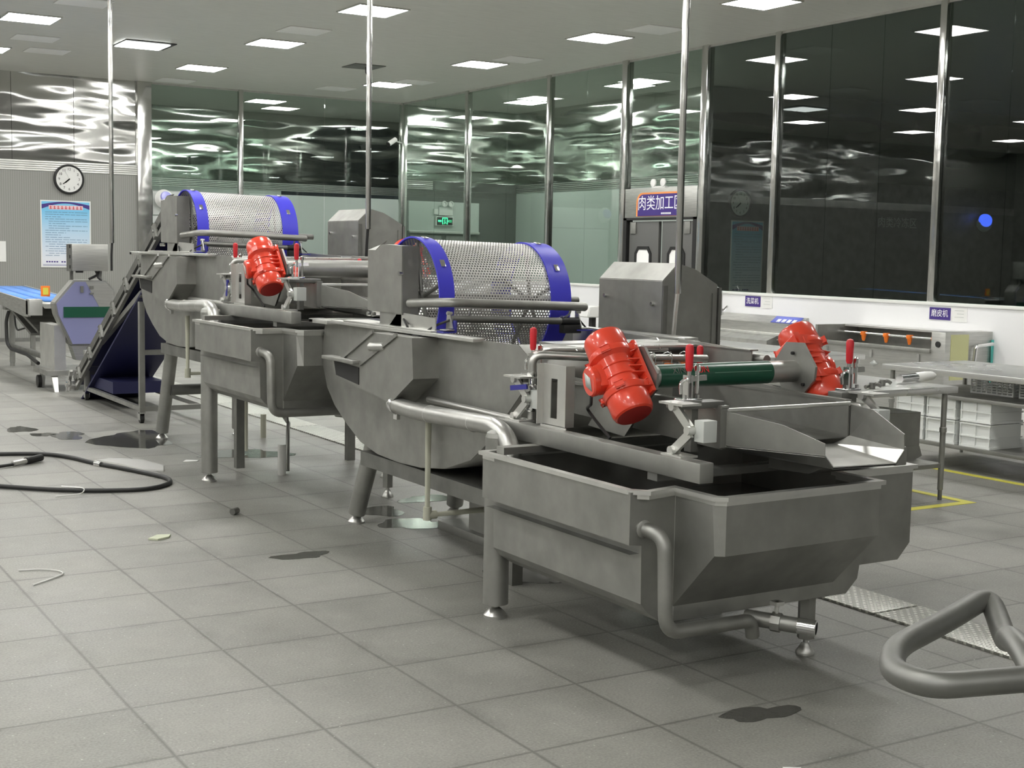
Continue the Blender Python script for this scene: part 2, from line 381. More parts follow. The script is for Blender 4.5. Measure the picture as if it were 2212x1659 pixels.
# ceiling edge trims
b = MB().box(XR - .02, XR + .02, Y0, YL, ZC - .03, ZC).box(6.6, XR, YL - .02, YL + .02, ZC - .03, ZC); struct(b.build('trim_31', 'steel_lite'))
# rooms beyond
struct(MB().box(6.3, 14.1, 26.4, 26.5, 2.95, ZC).build('wall_far', 'mirror'))
b = MB()
for k in range(5): b.box(6.3, 14.1, 26.388, 26.5, 2.78 + k * .034, 2.804 + k * .034)
struct(b.build('trim_32', 'steel_lite'))
struct(MB().box(6.3, 10.4, 26.4, 26.5, 0, 2.78).build('wall_far_left', 'greenwall')); struct(MB().box(9.7, 14.1, 26.36, 26.5, 0, 2.70).build('wall_far_right', 'white_wall'))
struct(MB().box(6.3, 6.4, YL + .1, 26.4, 0, ZC).build('wall_far_side', 'mirror_dark'))
# corridor behind the right glass
b = MB().box(XR + .06, 14.1, 23.12, 23.2, 2.95, ZC); struct(b.build('wall_corridor_end', 'mirror'))
struct(MB().box(XR + .08, 14.1, 23.12, 23.2, 0, 2.95).build('wall_corridor_end_low', 'doorgrey'))
struct(MB().box(14.1, 14.2, 17.2, 23.2, 2.95, ZC).build('wall_corridor', 'mirror')); struct(MB().box(14.1, 14.2, 17.2, 23.2, 0, 2.78).build('wall_corridor_low', 'greenwall'))
b = MB()
for k in range(5): b.box(14.088, 14.2, 17.2, 23.2, 2.78 + k * .034, 2.804 + k * .034)
for k in range(5): b.box(XR + .08, 12.2, 23.1, 23.2, 2.78 + k * .034, 2.804 + k * .034)
struct(b.build('trim_33', 'steel_lite'))
# dark room end wall, its unlit look put into darker steel; outer walls
struct(MB().box(14.1, 24, 17.15, 17.2, 2.95, ZC).build('wall_dark_room', 'mirror_dark')); struct(MB().box(14.1, 24, 17.15, 17.2, 0, 2.95).build('wall_dark_room_low', 'steel_dark'))
struct(MB().box(24, 24.1, Y0, 27, 0, ZC).build('wall_outer', 'steel_dark'))

# ---- door 1: double door with the purple sign in the right wall
d1 = MB().box(XR - .05, XR + .05, 14.08, 15.70, 2.12, 2.53, .004).build('door_1', 'steel_brush'); struct(d1)
b = MB().box(XR - .06, XR + .05, 15.64, 15.72, 0, 2.12).box(XR - .06, XR + .05, 14.06, 14.14, 0, 2.12).box(XR - .06, XR + .05, 14.06, 15.72, 2.09, 2.12); b.build('door_frame', 'dark', d1)
for ya, yb in ((14.9, 15.62), (14.16, 14.86)):
    lf = MB().box(XR - .03, XR + .02, ya + .02, yb - .02, .02, 2.07, .004).build('door_leaf', 'doorgrey', d1)
    b = MB(); yc = (ya + yb) / 2
    b.strip([(yc - .17, 1.0), (yc - .17, 1.62), (yc - .11, 1.7), (yc + .11, 1.7), (yc + .17, 1.62), (yc + .17, 1.0), (yc + .1, .9), (yc - .1, .9)], .045, XR - .045, XR - .03, closed=True)
    for v in b.bm.verts: v.co = Vector((v.co.z, v.co.x, v.co.y))
    b.build('window_gasket', 'black', lf)
    MB().prism([(yc - .15, 1.0), (yc - .15, 1.62), (yc - .1, 1.68), (yc + .1, 1.68), (yc + .15, 1.62), (yc + .15, 1.0), (yc + .1, .92), (yc - .1, .92)], 'X', XR - .036, XR - .031).build('door_pane', 'vent', lf)
    yh = yb - .12 if ya > 14.5 else ya + .12
    MB().box(XR - .045, XR - .03, yh - .06, yh + .06, 1.9, 2.06, .004).build('hinge_plate', 'steel', lf)
sg = thing('door_sign', 'purple sign with white characters and orange edge above the double door', 'sign', (XR - .055, 14.9, 2.16))
def rsign(y0, y1, z0, z1, r, x):   # panel with rounded top-left corner (high y is left in view)
    P = [(y0, z0), (y0, z1), (y1 - r, z1)] + [(y1 - r + r * math.sin(a), z1 - r + r * math.cos(a)) for a in [k * PI / 16 for k in range(1, 9)]] + [(y1, z0)]
    return MB().prism(P, 'X', x - .004, x)
rsign(14.42, 15.42, 2.14, 2.47, .14, XR - .052).build('sign_edge', 'orange_edge', sg); rsign(14.36, 15.38, 2.145, 2.445, .12, XR - .057).build('sign_board', 'purple', sg)
text('肉类加工区', .215, (XR - .063, 14.87, 2.31), (0, -1, 0), (0, 0, 1), 'signwhite', 'sign_text', sg, sx=.95)
b = MB()
for k in range(8): b.box(XR - .064, XR - .062, 14.62 - k * .0 + .0 + k * .028, 14.62 + k * .028 + .02, 2.165, 2.19)
b.build('sign_small_print', 'signwhite', sg)
el = thing('emergency_lamp', 'pair of white round lamps on top of the steel door header', 'lamp', (XR, 14.95, 2.53))
for y in (15.06, 14.84): MB().lathe([(0, -.02), (.04, -.015), (.055, 0), (.055, .02), (0, .03)], (XR - .03, y, 2.60), (-1, 0, 0), 20).build('lamp_head', 'white', el)
MB().box(XR - .04, XR + .03, 14.8, 15.1, 2.53, 2.555, .004).build('lamp_base', 'white', el)
# ---- door 2: in the left wall between big post and slim post
d2 = MB().box(6.69, 8.2, YL - .04, YL + .04, 2.13, 2.53, .004).build('door_2', 'greenwall'); struct(d2)
MB().box(6.69, 8.2, YL - .03, YL + .03, .0, 2.11).build('door_leaf', 'greenwall', d2)
MB().box(6.7, 8.2, YL - .05, YL - .031, .02, .33).build('kick_plate', 'black', d2)
# ---- door 3: corridor end
d3 = MB().box(11.66, 13.2, 23.04, 23.12, 1.98, 2.55, .004).build('door_3', 'greenwall'); struct(d3)
MB().box(11.66, 13.2, 23.0, 23.06, 1.94, 1.985, .005).build('door_rail', 'steel_lite', d3)
for xa in (11.7, 12.48): MB().box(xa, xa + .68, 23.06, 23.11, .02, 1.9, .004).build('door_leaf', 'steel_dark', d3)
ex = thing('exit_sign', 'green lit exit sign below white emergency light seen through green glass', 'sign', (12.42, 23.0, 2.09))
MB().box(12.22, 12.60, 22.99, 23.03, 2.09, 2.27, .004).build('sign_case', 'white', ex)
MB().box(12.24, 12.58, 22.984, 22.989, 2.105, 2.255).build('sign_face', 'dark', ex)
b = MB().strip([(12.36, 2.12), (12.36, 2.24), (12.46, 2.24), (12.46, 2.12)], .014, 0, .004)
for v in b.bm.verts: v.co = Vector((v.co.x, 22.98 + v.co.z, v.co.y))
b.lathe([(0, -.01), (.011, 0), (0, .01)], (12.41, 22.98, 2.215), (0, 1, 0), 10)
b.bar((12.40, 22.98, 2.20), (12.41, 22.98, 2.165), .02, .006).bar((12.41, 22.98, 2.165), (12.39, 22.98, 2.125), .012, .006).bar((12.41, 22.98, 2.165), (12.435, 22.98, 2.135), .012, .006)
for k in range(2): b.box(12.262 + k * .042, 12.262 + k * .042 + .03, 22.978, 22.983, 2.165, 2.20)
b.box(12.48, 12.555, 22.978, 22.983, 2.165, 2.172).box(12.48, 12.555, 22.978, 22.983, 2.192, 2.199); b.box(12.48, 12.487, 22.978, 22.983, 2.165, 2.199)
b.build('sign_pictogram', 'exit_green', ex)
e2 = thing('emergency_light', 'white twin-head emergency light on the corridor door header', 'lamp', (12.42, 23.0, 2.29))
MB().box(12.28, 12.58, 22.98, 23.04, 2.29, 2.45, .006).build('light_case', 'white', e2)
for x in (12.37, 12.52): MB().lathe([(.03, 0), (.055, .02), (.06, .05), (.045, .05), (.03, .03), (0, .03)], (x, 22.99, 2.505), (.1, -1, .1), 18).build('light_head', 'white', e2)
MB().box(12.18, 12.27, 23.0, 23.04, 2.31, 2.41, .004).build('junction_box', 'white', e2)

# ================================================================ CEILING LIGHTS, VENTS
lg = 'square ceiling light panels of the hall'
OFF_LIGHTS = {(3.6, 5.1), (3.6, 2.0), (6.77, 2.0), (3.6, -1.1), (6.77, -1.1), (9.95, -1.1), (9.95, 2.0)}   # not lit
first = None
for i, x in enumerate((-5.2, -2.75, .43, 3.6, 6.77, 9.95)):
    for j, y in enumerate((-4.2, -1.1, 2.0, 5.1, 8.2, 11.3, 14.35, 17.42, 20.5)):
        vis = (x, y)
        if (x, y) in OFF_LIGHTS: continue
        lab = {(3.6, 17.42): 'bright square ceiling light at the top left corner of the photo', (3.6, 20.5): 'bright ceiling light cut by the left edge of the photo',
               (6.77, 20.5): 'bright ceiling light nearest above the wall clock side, beyond the framed light', (6.77, 17.42): 'bright ceiling light in the middle row, left of the second hanging conduit',
               (6.77, 14.35): 'bright ceiling light at the top edge beside the middle conduit', (9.95, 20.5): 'bright ceiling light nearest the far corner of the hall',
               (9.95, 17.42): 'bright ceiling light second from the far corner, in the row along the glass wall', (9.95, 14.35): 'bright ceiling light third from the far corner along the glass wall',
               (9.95, 11.3): 'bright ceiling light at the top edge above the dark glass'}.get(vis, 'square ceiling light seen only as reflection or outside the photo')
        if first is None:
            first = thing('ceiling_light', lab, 'ceiling light', (x, y, ZC), lg)
            MB().box(x - .3, x + .3, y - .3, y + .3, ZC - .012, ZC - .002).build('light_panel', 'panel', first)
            MB().strip([(x - .31, y - .31), (x + .31, y - .31), (x + .31, y + .31), (x - .31, y + .31)], .02, ZC - .015, ZC, closed=True).build('light_frame', 'steel_lite', first)
            fx, fy = x, y
        else: copy_thing(first, (x - fx, y - fy, 0), lab)
fl = thing('ceiling_light', 'ceiling light panel with a dark gap at its edge, beside the left conduit', 'ceiling light', (5.33, 18.68, ZC), lg)
MB().box(5.03, 5.64, 18.39, 18.95, ZC - .03, ZC - .02).build('light_panel', emis('light_panel_soft', (.97, 1, .98), 2.2), fl)
MB().box(5.03, 5.72, 18.35, 19.0, ZC - .012, ZC - .001).build('light_recess', 'dark', fl)
for x, y, l in ((9.26, 24.3, 'ceiling light seen through the green glass of the far wall'), (12.6, 24.4, 'ceiling light of the room behind the far corner, seen mirrored in its steel wall'), (13.1, 21.2, 'ceiling light of the corridor behind the green glass, nearest the corner'), (13.1, 18.0, 'added ceiling light brightening the corridor behind the green glass, nearest the double door')):  # the one nearest the double door is added to brighten the corridor
    copy_thing(first, (x - fx, y - fy, 0), l, 'ceiling lights of the rooms beyond the glass')
for x, y, l in ((10.12, 13.41, 'pale square ceiling vent beside the third light along the glass wall'), (10.14, 16.65, 'pale square ceiling vent beside the second light along the glass wall'), (6.94, 22.35, 'pale ceiling vent close to the far wall'),
             (6.68, 16.2, 'pale ceiling vent beside the middle-row ceiling light'), (4.4, 20.2, 'pale ceiling vent right of the light cut by the left edge'), (4.0, 19.06, 'pale ceiling vent left of the framed light'), (3.88, 15.9, 'pale ceiling vent at the top edge left of the first conduit'),
             (10.15, 19.9, 'pale ceiling vent near the far corner of the hall'), (9.5, 21.6, 'small pale ceiling vent in the far corner')):
    v = thing('ceiling_vent', l, 'vent', (x, y, ZC), 'flat ceiling vents')
    MB().box(x - .28, x + .28, y - .26, y + .26, ZC - .012, ZC - .001, .003).build('vent_plate', 'vent', v)
b = thing('ceiling_hatch', 'dark open square in the ceiling with a hanging cable hook', 'hatch', (8.72, 18.75, ZC))
MB().box(8.45, 8.95, 18.5, 19.0, ZC - .012, ZC - .002).build('dark_hatch_plate', 'steel_dark', b)  # dark plate for the opening, its inner shade put into the colour
MB().tube([(8.72, 18.72, ZC - .01), (8.72, 18.72, ZC - .1), (8.75, 18.71, ZC - .14)], .008, .03, 8).build('hook', 'black', b)
b = thing('security_camera', 'grey tube security camera hanging before the glass near the far corner', 'camera', (10.95, 22.3, 3.6))
MB().cyl((10.85, 22.3, 3.52), (11.02, 22.35, 3.62), .045).build('camera_body', 'vent', b)
MB().cyl((10.84, 22.297, 3.514), (10.855, 22.30, 3.524), .046).build('camera_lens', 'black', b)
MB().tube([(11.0, 22.34, 3.6), (11.1, 22.5, 3.6), (11.38, 22.8, 3.6)], .012, .03, 8).build('camera_arm', 'vent', b)

# ================================================================ MACHINES
def foot(b, x, y, ztop, r=.045):
    b.lathe([(r, 0), (r, .012), (r * .62, .034), (.016, .046), (.016, .05)], (x, y, 0), (0, 0, 1), 20)
    b.cyl((x, y, .05), (x, y, ztop), .011, seg=10)
def make_motor(parent, x, side, c, u):
    """vibration motor: axis u in the y-z plane through (x, c); side = -1/+1 away from its plate"""
    C = V(x, *c); U = V(0, *u).normalized(); W = V(side, 0, 0); T = U.cross(W) * -side
    if T.y < 0: T = -T
    b = MB()
    b.lathe([(.074, -.105), (.088, -.10), (.092, -.085), (.092, -.075), (.074, -.06), (.072, -.03), (.077, -.027), (.077, -.021), (.072, -.018), (.072, .018), (.077, .021), (.077, .027), (.072, .03), (.074, .06), (.092, .075), (.092, .085), (.088, .10), (.074, .105)], C, U, 36)
    for k in (-.082, .082):                     # lugs for the cap bolts
        for a in range(4):
            d = math.cos(a * PI / 2 + .78) * W + math.sin(a * PI / 2 + .78) * T; b.obox(C + U * k + d * .09, (U, d, U.cross(d)), (.022, .026, .03), .004)
    b.obox(C - W * .082, (U, T, W), (.24, .15, .02), .006)                        # mounting base against the plate
    for k in (-.085, .085): b.obox(C + U * k - W * .05, (U, T, W), (.03, .165, .07), .008)
    for k in (-.03, 0, .03): b.obox(C + U * k - W * .045, (U, T, W), (.006, .15, .07), .002)
    JD = (W * .97 + T * .22).normalized(); JS = U.cross(JD)
    b.obox(C + JD * .075 + T * .01, (U, JS, JD), (.105, .085, .055), .018)                           # neck of the junction box
    m = b.build('vibration_motor', 'red', parent, angle=45)
    for k in (-1, 1):
        MB().lathe([(.083, .10), (.086, .112), (.084, .165), (.078, .18), (.070, .186)], C, U * k, 36).build('end_cap', 'red', m, angle=30)
        MB().lathe([(.071, .1865), (.045, .189), (0, .189)], C, U * k, 30).build('cap_face', 'red_dark' if k < 0 else 'red', m)
    J = C + JD * .108 + T * .015
    MB().lathe([(.056, -.018), (.06, -.01), (.06, .008), (.054, .014), (0, .014)], J, JD, 28).build('junction_box', 'red', m)
    N = J + JD * .0155; a = U; q = JS
    MB().mesh([N + a * .045, N + q * .03, N - a * .045, N - q * .03], [(0, 1, 2, 3)]).build('name_plate', 'label', m, solid=.001)
    b = MB()
    for k in (-.085, .085):
        for t in (-1, 1): b.cyl(C + U * k + T * .062 * t - W * .03, C + U * k + T * .062 * t + W * .0, .012, seg=6)
    for k in (-.094, .094):
        for a in range(4):
            d = math.cos(a * PI / 2 + .78) * W + math.sin(a * PI / 2 + .78) * T; b.cyl(C + U * k * .98 + d * .096 - U * .006, C + U * k * .98 + d * .096 + U * .006, .006, seg=6)
    b.build('bolts', 'chrome', m)
    return m, J
def toggle_clamp(parent, x, y, z, flip=1):
    b = MB(); b.box(x - .045, x + .045, y - .03, y + .03, z, z + .012, .003)
    for q in (-.03, .03): b.cyl((x + q, y - .018 * 1, z + .012), (x + q, y - .018, z + .028), .008, seg=6)
    b.box(x - .012, x - .006, y - .012, y + .02, z + .012, z + .10).box(x + .006, x + .012, y - .012, y + .02, z + .012, z + .10)
    b.bar((x, y, z + .085), (x + .075 * flip, y - .01, z + .09), .012, .02).tube([(x - .035 * flip, y, z + .03), (x - .04 * flip, y, z + .075), (x, y, z + .09)], .007, .02, 8)
    b.cyl((x + .035 * flip, y - .005, z + .03), (x + .035 * flip, y - .005, z + .125), .008, seg=8).lathe([(.0, .03), (.012, .02), (.012, 0), (0, 0)], (x + .035 * flip, y - .005, z + .115), (0, 0, 1), 8)
    b.cyl((x, y, z + .07), (x, y, z + .12), .008, seg=8)
    m = b.build('toggle_clamp', 'chrome', parent)
    MB().lathe([(.010, 0), (.014, .01), (.0165, .085), (.013, .098), (0, .104)], (x, y, z + .115), (0, 0, 1), 16).build('clamp_grip', 'grip', m)
def link_unit(parent, x, y, z, d=1):
    """elastic suspension: two arms meeting at a rubber block"""
    b = MB(); b.bar((x, y + .10 * d, z + .165), (x, y + .005 * d, z + .09), .034, .014, (1, 0, 0)).bar((x, y + .005 * d, z + .075), (x, y + .10 * d, z + .0), .034, .014, (1, 0, 0))
    for q in ((y + .1 * d, z + .165), (y + .005 * d, z + .085), (y + .1 * d, z)): b.cyl((x - .02, *q), (x + .02, *q), .017, seg=14)
    b.box(x - .03, x + .06, y + .02, y + .16, z + .172, z + .18).box(x - .03, x + .05, y + .02, y + .14, z - .02, z - .012)
    m = b.build('suspension_arm', 'steel_lite', parent)
    s_ = 1 if x < 3.6 else -1; MB().box(min(x + .012 * s_, x + .075 * s_), max(x + .012 * s_, x + .075 * s_), y - .055, y - .0, z + .045, z + .125, .003).build('damper_block', 'label', m)

def make_line(dy, dz, far):
    W = (lambda x, y, z: (x, y + dy, z + dz))
    P = lambda pts: [(a + dy, c + dz) for a, c in pts]        # y-z profiles
    Q = lambda pts: [(a, c + dz) for a, c in pts]             # x-z profiles
    n = 'rear' if far else 'front'
    # ------------------------------------------------ water tank
    t = thing('water_tank', ('far stainless water tank on tall round legs, under the vibrating screen between the two drums' if far else 'large near stainless water tank on round leg, nearest to the camera'), 'tank', (3.55, 4.4 + dy, 0), 'water tanks under the vibrating screens')
    z = lambda v: v + dz
    yB = 4.885 + dy; yF = 3.83 + dy; yH = 3.6 + dy
    b = MB()
    prof = Q([(2.84, .75), (2.84, .56), (2.895, .553), (2.90, .335), (2.93, .30), (3.0, .255), (3.93, .255), (3.99, .31), (4.0, .365), (4.22, .365), (4.285, .43), (4.285, .75)])
    k = len(prof); vs = [(x, yF, zz) for x, zz in prof] + [(x, yB, zz) for x, zz in prof]
    b.mesh(vs, [(i, i + 1, k + i + 1, k + i) for i in range(k - 1)])
    b.mesh([vs[k + i] for i in range(k)], [tuple(range(k))])                         # back wall
    xl, xr = 3.045, 3.855
    b.mesh([(2.84, yF, z(.75)), (2.84, yF, z(.56)), (2.895, yF, z(.553)), (2.90, yF, z(.335)), (2.93, yF, z(.30)), (3.0, yF, z(.255)), (xl, yF, z(.255)), (xl, yF, z(.75))], [tuple(range(8))])
    b.mesh([(xr, yF, z(.75)), (xr, yF, z(.255)), (3.93, yF, z(.255)), (3.99, yF, z(.31)), (4.0, yF, z(.365)), (4.22, yF, z(.365)), (4.285, yF, z(.43)), (4.285, yF, z(.75))], [tuple(range(8))])
    b.mesh([(xl, yF, z(.255)), (xr, yF, z(.255)), (xr, yF, z(.31)), (xl, yF, z(.31))], [(0, 1, 2, 3)])
    b.mesh([(xl, yF, z(.75)), (xl, yF, z(.31)), (xl, yH, z(.545)), (xl, yH + .02, z(.75)), (xr, yF, z(.75)), (xr, yF, z(.31)), (xr, yH, z(.545)), (xr, yH + .02, z(.75)), (xl + .03, yH - .02, z(.75)), (xl + .03, yH - .02, z(.545)), (xr - .01, yH, z(.545)), (xr - .01, yH, z(.75))],
           [(0, 1, 2, 3), (4, 7, 6, 5), (3, 2, 9, 8), (8, 9, 10, 11), (11, 10, 6, 7), (1, 5, 6, 10, 9, 2)])
    bmesh.ops.remove_doubles(b.bm, verts=b.bm.verts[:], dist=.0005)
    body = b.build('tank_body', 'steel', t, angle=0, solid=.006)
    plan = [(4.285, yB), (4.285, yF), (xr + .0, yF), (xr, yH), (xl + .03, yH - .02), (xl, yH + .005), (xl - .005, yF), (2.90, yF - .03), (2.85, yF + .02), (2.84, yB)]
    MB().strip(plan[::-1], .032, z(.742), z(.758), closed=True).strip([(a, c) for a, c in plan[::-1]], .006, z(.725), z(.75), closed=True).build('tank_rim', 'steel_lite', t, angle=0)
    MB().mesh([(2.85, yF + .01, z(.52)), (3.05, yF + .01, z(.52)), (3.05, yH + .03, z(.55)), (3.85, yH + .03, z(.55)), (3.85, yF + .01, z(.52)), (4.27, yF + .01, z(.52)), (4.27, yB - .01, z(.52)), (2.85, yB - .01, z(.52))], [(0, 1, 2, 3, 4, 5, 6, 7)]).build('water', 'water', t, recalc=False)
    MB().tube([(2.93, yB - .3, z(.60)), (3.02, yF + .1, z(.60))], .012).build('inner_pipe', 'steel', t)
    # vertical weld seam and the number mark on the front
    MB().box(xl - .003, xl + .003, yF - .004, yF + .0, z(.26), z(.74)).build('weld_seam', 'steel_lite', t)
    if not far: text('6', .07, (3.17, yH - .012, .63), (1, .02, 0), (0, 0, 1), 'doorgrey', 'number_mark', t, sx=.6)
    # legs
    for i, (x, y) in enumerate(((2.96, 4.965), (4.2, 4.965))):
        b = MB(); foot(b, x, y + dy, .08, .052); b.build('leg_foot', 'pipe', t)
        b = MB(); ztop = z(.80); b.cyl((x, y + dy, .062), (x, y + dy, ztop), .056, seg=28); b.lathe([(.056, 0), (.05, .02), (.03, .032), (0, .036)], (x, y + dy, ztop), (0, 0, 1), 28)
        b.build('leg', 'steel', t)
    MB().tube([(2.96, 4.985 + dy, z(.79)), (4.2, 4.985 + dy, z(.79))], .03).build('cross_tube', 'steel', t)
    for x, y in ((3.80, 3.91), (4.13, 4.62)) if far else ((3.80, 3.91),):
        b = MB(); foot(b, x, y + dy, .08, .038); b.build('leg_foot', 'pipe', t)
        b = MB(); b.prism([(x + .036 * math.cos(a * PI / 3), y + dy + .036 * math.sin(a * PI / 3)) for a in range(6)], 'Z', .066, z(.262)); b.build('leg', 'steel', t)
    # overflow pipe and drain valve
    b = MB(); b.tube([W(2.90, 3.86, .615), W(2.93, 3.74, .60), W(2.93, 3.72, .25), W(3.36, 3.75, .235), W(3.38, 3.76, .17)] if not far else [W(2.90, 3.86, .615), W(2.93, 3.74, .60), W(2.93, 3.72, .25), W(3.9, 3.8, .235), W(3.93, 3.78, .14)], .027, .07, 18)
    b.lathe([(.034, 0), (.034, .012), (.028, .016)], W(2.90, 3.835, .613), (0, -1, 0), 20); b.build('overflow_pipe', 'steel', t)
    v = MB().cyl(W(3.40, 3.83, .225), W(3.52, 3.66, .215), .03).cyl(W(3.46, 3.745, .22), W(3.48, 3.715, .218), .038, seg=8).build('drain_valve', 'steel', t)
    MB().lathe([(.026, 0), (.026, .03), (.031, .032), (.031, .10), (.027, .102), (.024, .102), (.024, .02), (0, .02)], W(3.50, 3.69, .217), V(.12, -.17, -.01), 20, closed=False).build('pipe_nipple', 'chrome', v)
    MB().cyl(W(3.47, 3.73, .25), W(3.47, 3.73, .30), .008, seg=8).box(3.45, 3.49, 3.71 + dy, 3.75 + dy, z(.285), z(.30)).build('valve_stem', 'steel_lite', v)
    # ------------------------------------------------ vibrating screen
    s = thing('vibrating_screen', ('far vibrating screen with one visible red motor, standing on the far tank' if far else 'near vibrating screen with two red motors and a green wrapped tube, on the near tank'), 'vibrating screen', (3.6, 4.4 + dy, z(.755)), 'vibrating screens on the tanks')
    for x0, x1 in ((3.04, 3.105), (4.03, 4.095)):
        MB().box(x0, x1, 3.69 + dy, 5.15 + dy, z(.787), z(.862), .006).build('base_beam', 'steel', s)
    for y in (3.95, 4.75): MB().box(3.05 if y < 4 else 2.86, 4.09 if y < 4 else 4.27, y + dy, y + .06 + dy, z(.757), z(.787)).build('cross_beam', 'steel', s)
    # deck: side walls, floor, chute
    MB().prism(P([(3.885, 1.02), (3.885, .87), (5.03, .90), (5.03, 1.06)]), 'X', 3.305, 3.313).box(3.285, 3.32, 3.87 + dy, 5.03 + dy, z(1.028), z(1.04)).box(3.28, 3.313, 3.87 + dy, 3.90 + dy, z(.88), z(1.03)).build('side_wall', 'steel', s)
    MB().prism(P([(3.885, 1.02), (3.885, .87), (5.03, .92), (5.03, 1.09)]), 'X', 3.96, 3.968).box(3.955, 3.99, 3.9 + dy, 5.03 + dy, z(1.022), z(1.034)).build('side_wall', 'steel', s)
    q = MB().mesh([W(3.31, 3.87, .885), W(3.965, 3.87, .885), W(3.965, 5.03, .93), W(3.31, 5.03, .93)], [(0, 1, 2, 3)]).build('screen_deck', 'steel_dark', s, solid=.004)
    MB().tube([W(3.30, 3.885, 1.02), W(3.965, 3.885, 1.02)], .0085, 0, 12).build('front_bar', 'steel_lite', s)
    # chute narrowing towards the outlet
    A = [W(3.31, 3.87, 1.018), W(3.31, 3.87, .89), W(3.40, 3.87, .862), W(3.87, 3.87, .862), W(3.96, 3.87, .89), W(3.96, 3.87, 1.018)]
    L = [W(3.46, 3.5, .935), W(3.46, 3.5, .893), W(3.505, 3.5, .846), W(3.826, 3.5, .84), W(3.868, 3.5, .888), W(3.865, 3.5, .948)]
    tray = MB().mesh([A[1], A[2], A[3], A[4], L[4], L[3], L[2], L[1]], [(0, 1, 6, 7), (1, 2, 5, 6), (2, 3, 4, 5)]).build('chute_tray', 'steel_lite', s, solid=.004, angle=0)
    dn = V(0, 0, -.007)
    MB().mesh([V(*q) + dn for q in (A[1], A[2], A[3], A[4], L[4], L[3], L[2], L[1])], [(0, 1, 6, 7), (1, 2, 5, 6), (2, 3, 4, 5)]).build('tray_shade_sheet', 'steel_dark', s, solid=.002, angle=0)  # added dark sheet below the tray, carries its shade as colour
    MB().mesh([A[0], A[1], L[1], L[0], W(3.397, 3.655, .988)], [(0, 1, 2, 3, 4)]).build('chute_side', 'steel', s, solid=.004, angle=0)
    MB().mesh([A[5], A[4], L[4], L[5], W(3.93, 3.72, 1.012)], [(0, 1, 2, 3, 4)]).build('chute_side', 'steel', s, solid=.004, angle=0)
    MB().mesh([W(3.955, 3.95, 1.02), W(4.03, 3.95, 1.02), W(4.03, 3.86, 1.015), W(4.02, 3.69, .93), W(3.965, 3.86, 1.015)], [(0, 1, 2, 4), (2, 3, 4)]).build('chute_flange', 'steel_lite', s, solid=.004)
    MB().prism(P([(3.86, .86), (3.86, .79), (3.64, .80), (3.56, .835)]), 'X', 3.52, 3.80).build('tray_support', 'steel_dark', s)
    # motor plates, tube, motors
    hexp = [(4.36, 1.235), (4.255, 1.238), (4.165, 1.14), (4.17, 1.075), (4.25, 1.0), (4.37, .865), (4.63, .88), (4.53, 1.0), (4.44, 1.13)]
    MB().prism(P(hexp), 'X', 3.20, 3.212).build('motor_plate', 'steel', s)
    hexq = [(4.36, 1.235), (4.255, 1.238), (4.175, 1.14), (4.18, 1.085), (4.24, 1.02), (4.24, .92), (4.37, .90), (4.37, 1.02), (4.44, 1.135)]
    pl = MB().prism(P(hexq), 'X', 4.05, 4.062).build('motor_plate', 'steel', s)
    MB().lathe([(0, -.012), (.007, -.012), (.007, 0)], W(4.05, 4.31, 1.19), (1, 0, 0), 8).lathe([(0, -.012), (.007, -.012), (.007, 0)], W(4.05, 4.24, 1.06), (1, 0, 0), 8).build('plate_bolts', 'dark', pl)
    rt = .057 if far else .047
    MB().cyl(W(3.213, 4.31, 1.112), W(4.05, 4.31, 1.112), rt, seg=36).build('cross_shaft', 'pipe', s)
    if not far:
        g = MB().cyl(W(3.30, 4.31, 1.112), W(3.90, 4.31, 1.112), rt + .0015, seg=36).build('green_wrap', 'green', s)
        nn = V(0, -.86, .5); uu = V(0, .5, .86); o_ = V(3.375, 4.31, 1.112) + nn * (rt + .003)
        text('XING', .040, o_ + V(.03, 0, 0), (1, 0, 0), uu, 'steel_dark', 'wrap_text', s, depth=.001)
        text('YUN', .040, o_ + V(.13, 0, 0), (1, 0, 0), uu, 'grip', 'wrap_text', s, depth=.001)
        MB().bar(o_ + V(.20, -.004, -.014), o_ + V(.51, -.004, -.014), .003, .002).build('wrap_line', 'green_line', s)
    u = (.62, .785)
    m1, J = make_motor(s, 3.100, -1, (4.285 + dy, z(1.125)), u)
    make_motor(s, 4.155, 1, (4.31 + dy, z(1.135)), u)
    # junction box is on the high-y side; cable from it
    MB().tube([J + V(0, 0, -.055), J + V(0, -.0, -.09), W(3.10, 4.50, .97), W(3.12, 4.42, .90), W(3.13, 4.37, .862)], .0065, .05, 8).build('motor_cable', 'black', s)
    # suspension units and clamps on each corner
    for x, y in ((3.085, 3.80), (3.085, 4.93), (4.06, 3.80), (4.06, 4.93)):
        link_unit(s, x, y + dy, z(.88), 1)
    for x, y in ((3.17, 3.93), (3.17, 5.03), (4.06, 3.99), (4.06, 5.0)):
        if x > 4 and y > 4.5: continue
        MB().box(x - .07, x + .15 if x < 3.6 else x + .07, y - .035 + dy, y + .045 + dy, z(1.03), z(1.055), .004).box(x + .02, x + .05, y + dy, y + .04 + dy, z(.862), z(1.03)).build('clamp_plate', 'steel_dark', s)
        toggle_clamp(s, x, y + dy, z(1.055), 1)
    toggle_clamp(s, 4.08, 4.98 + dy, z(.96), 1)
    MB().box(4.01, 4.15, 4.94 + dy, 5.02 + dy, z(.862), z(.96)).build('clamp_plate', 'steel_dark', s)
    # slotted bracket by the valve
    b = MB(); y0, y1 = 4.66 + dy, 4.83 + dy; X = 3.10
    b.box(X, X + .004, y0, y0 + .06, z(.87), z(1.13)).box(X, X + .004, y1 - .06, y1, z(.87), z(1.13)).box(X, X + .004, y0 + .06, y1 - .06, z(.87), z(.90)).box(X, X + .004, y0 + .06, y1 - .06, z(1.07), z(1.13))
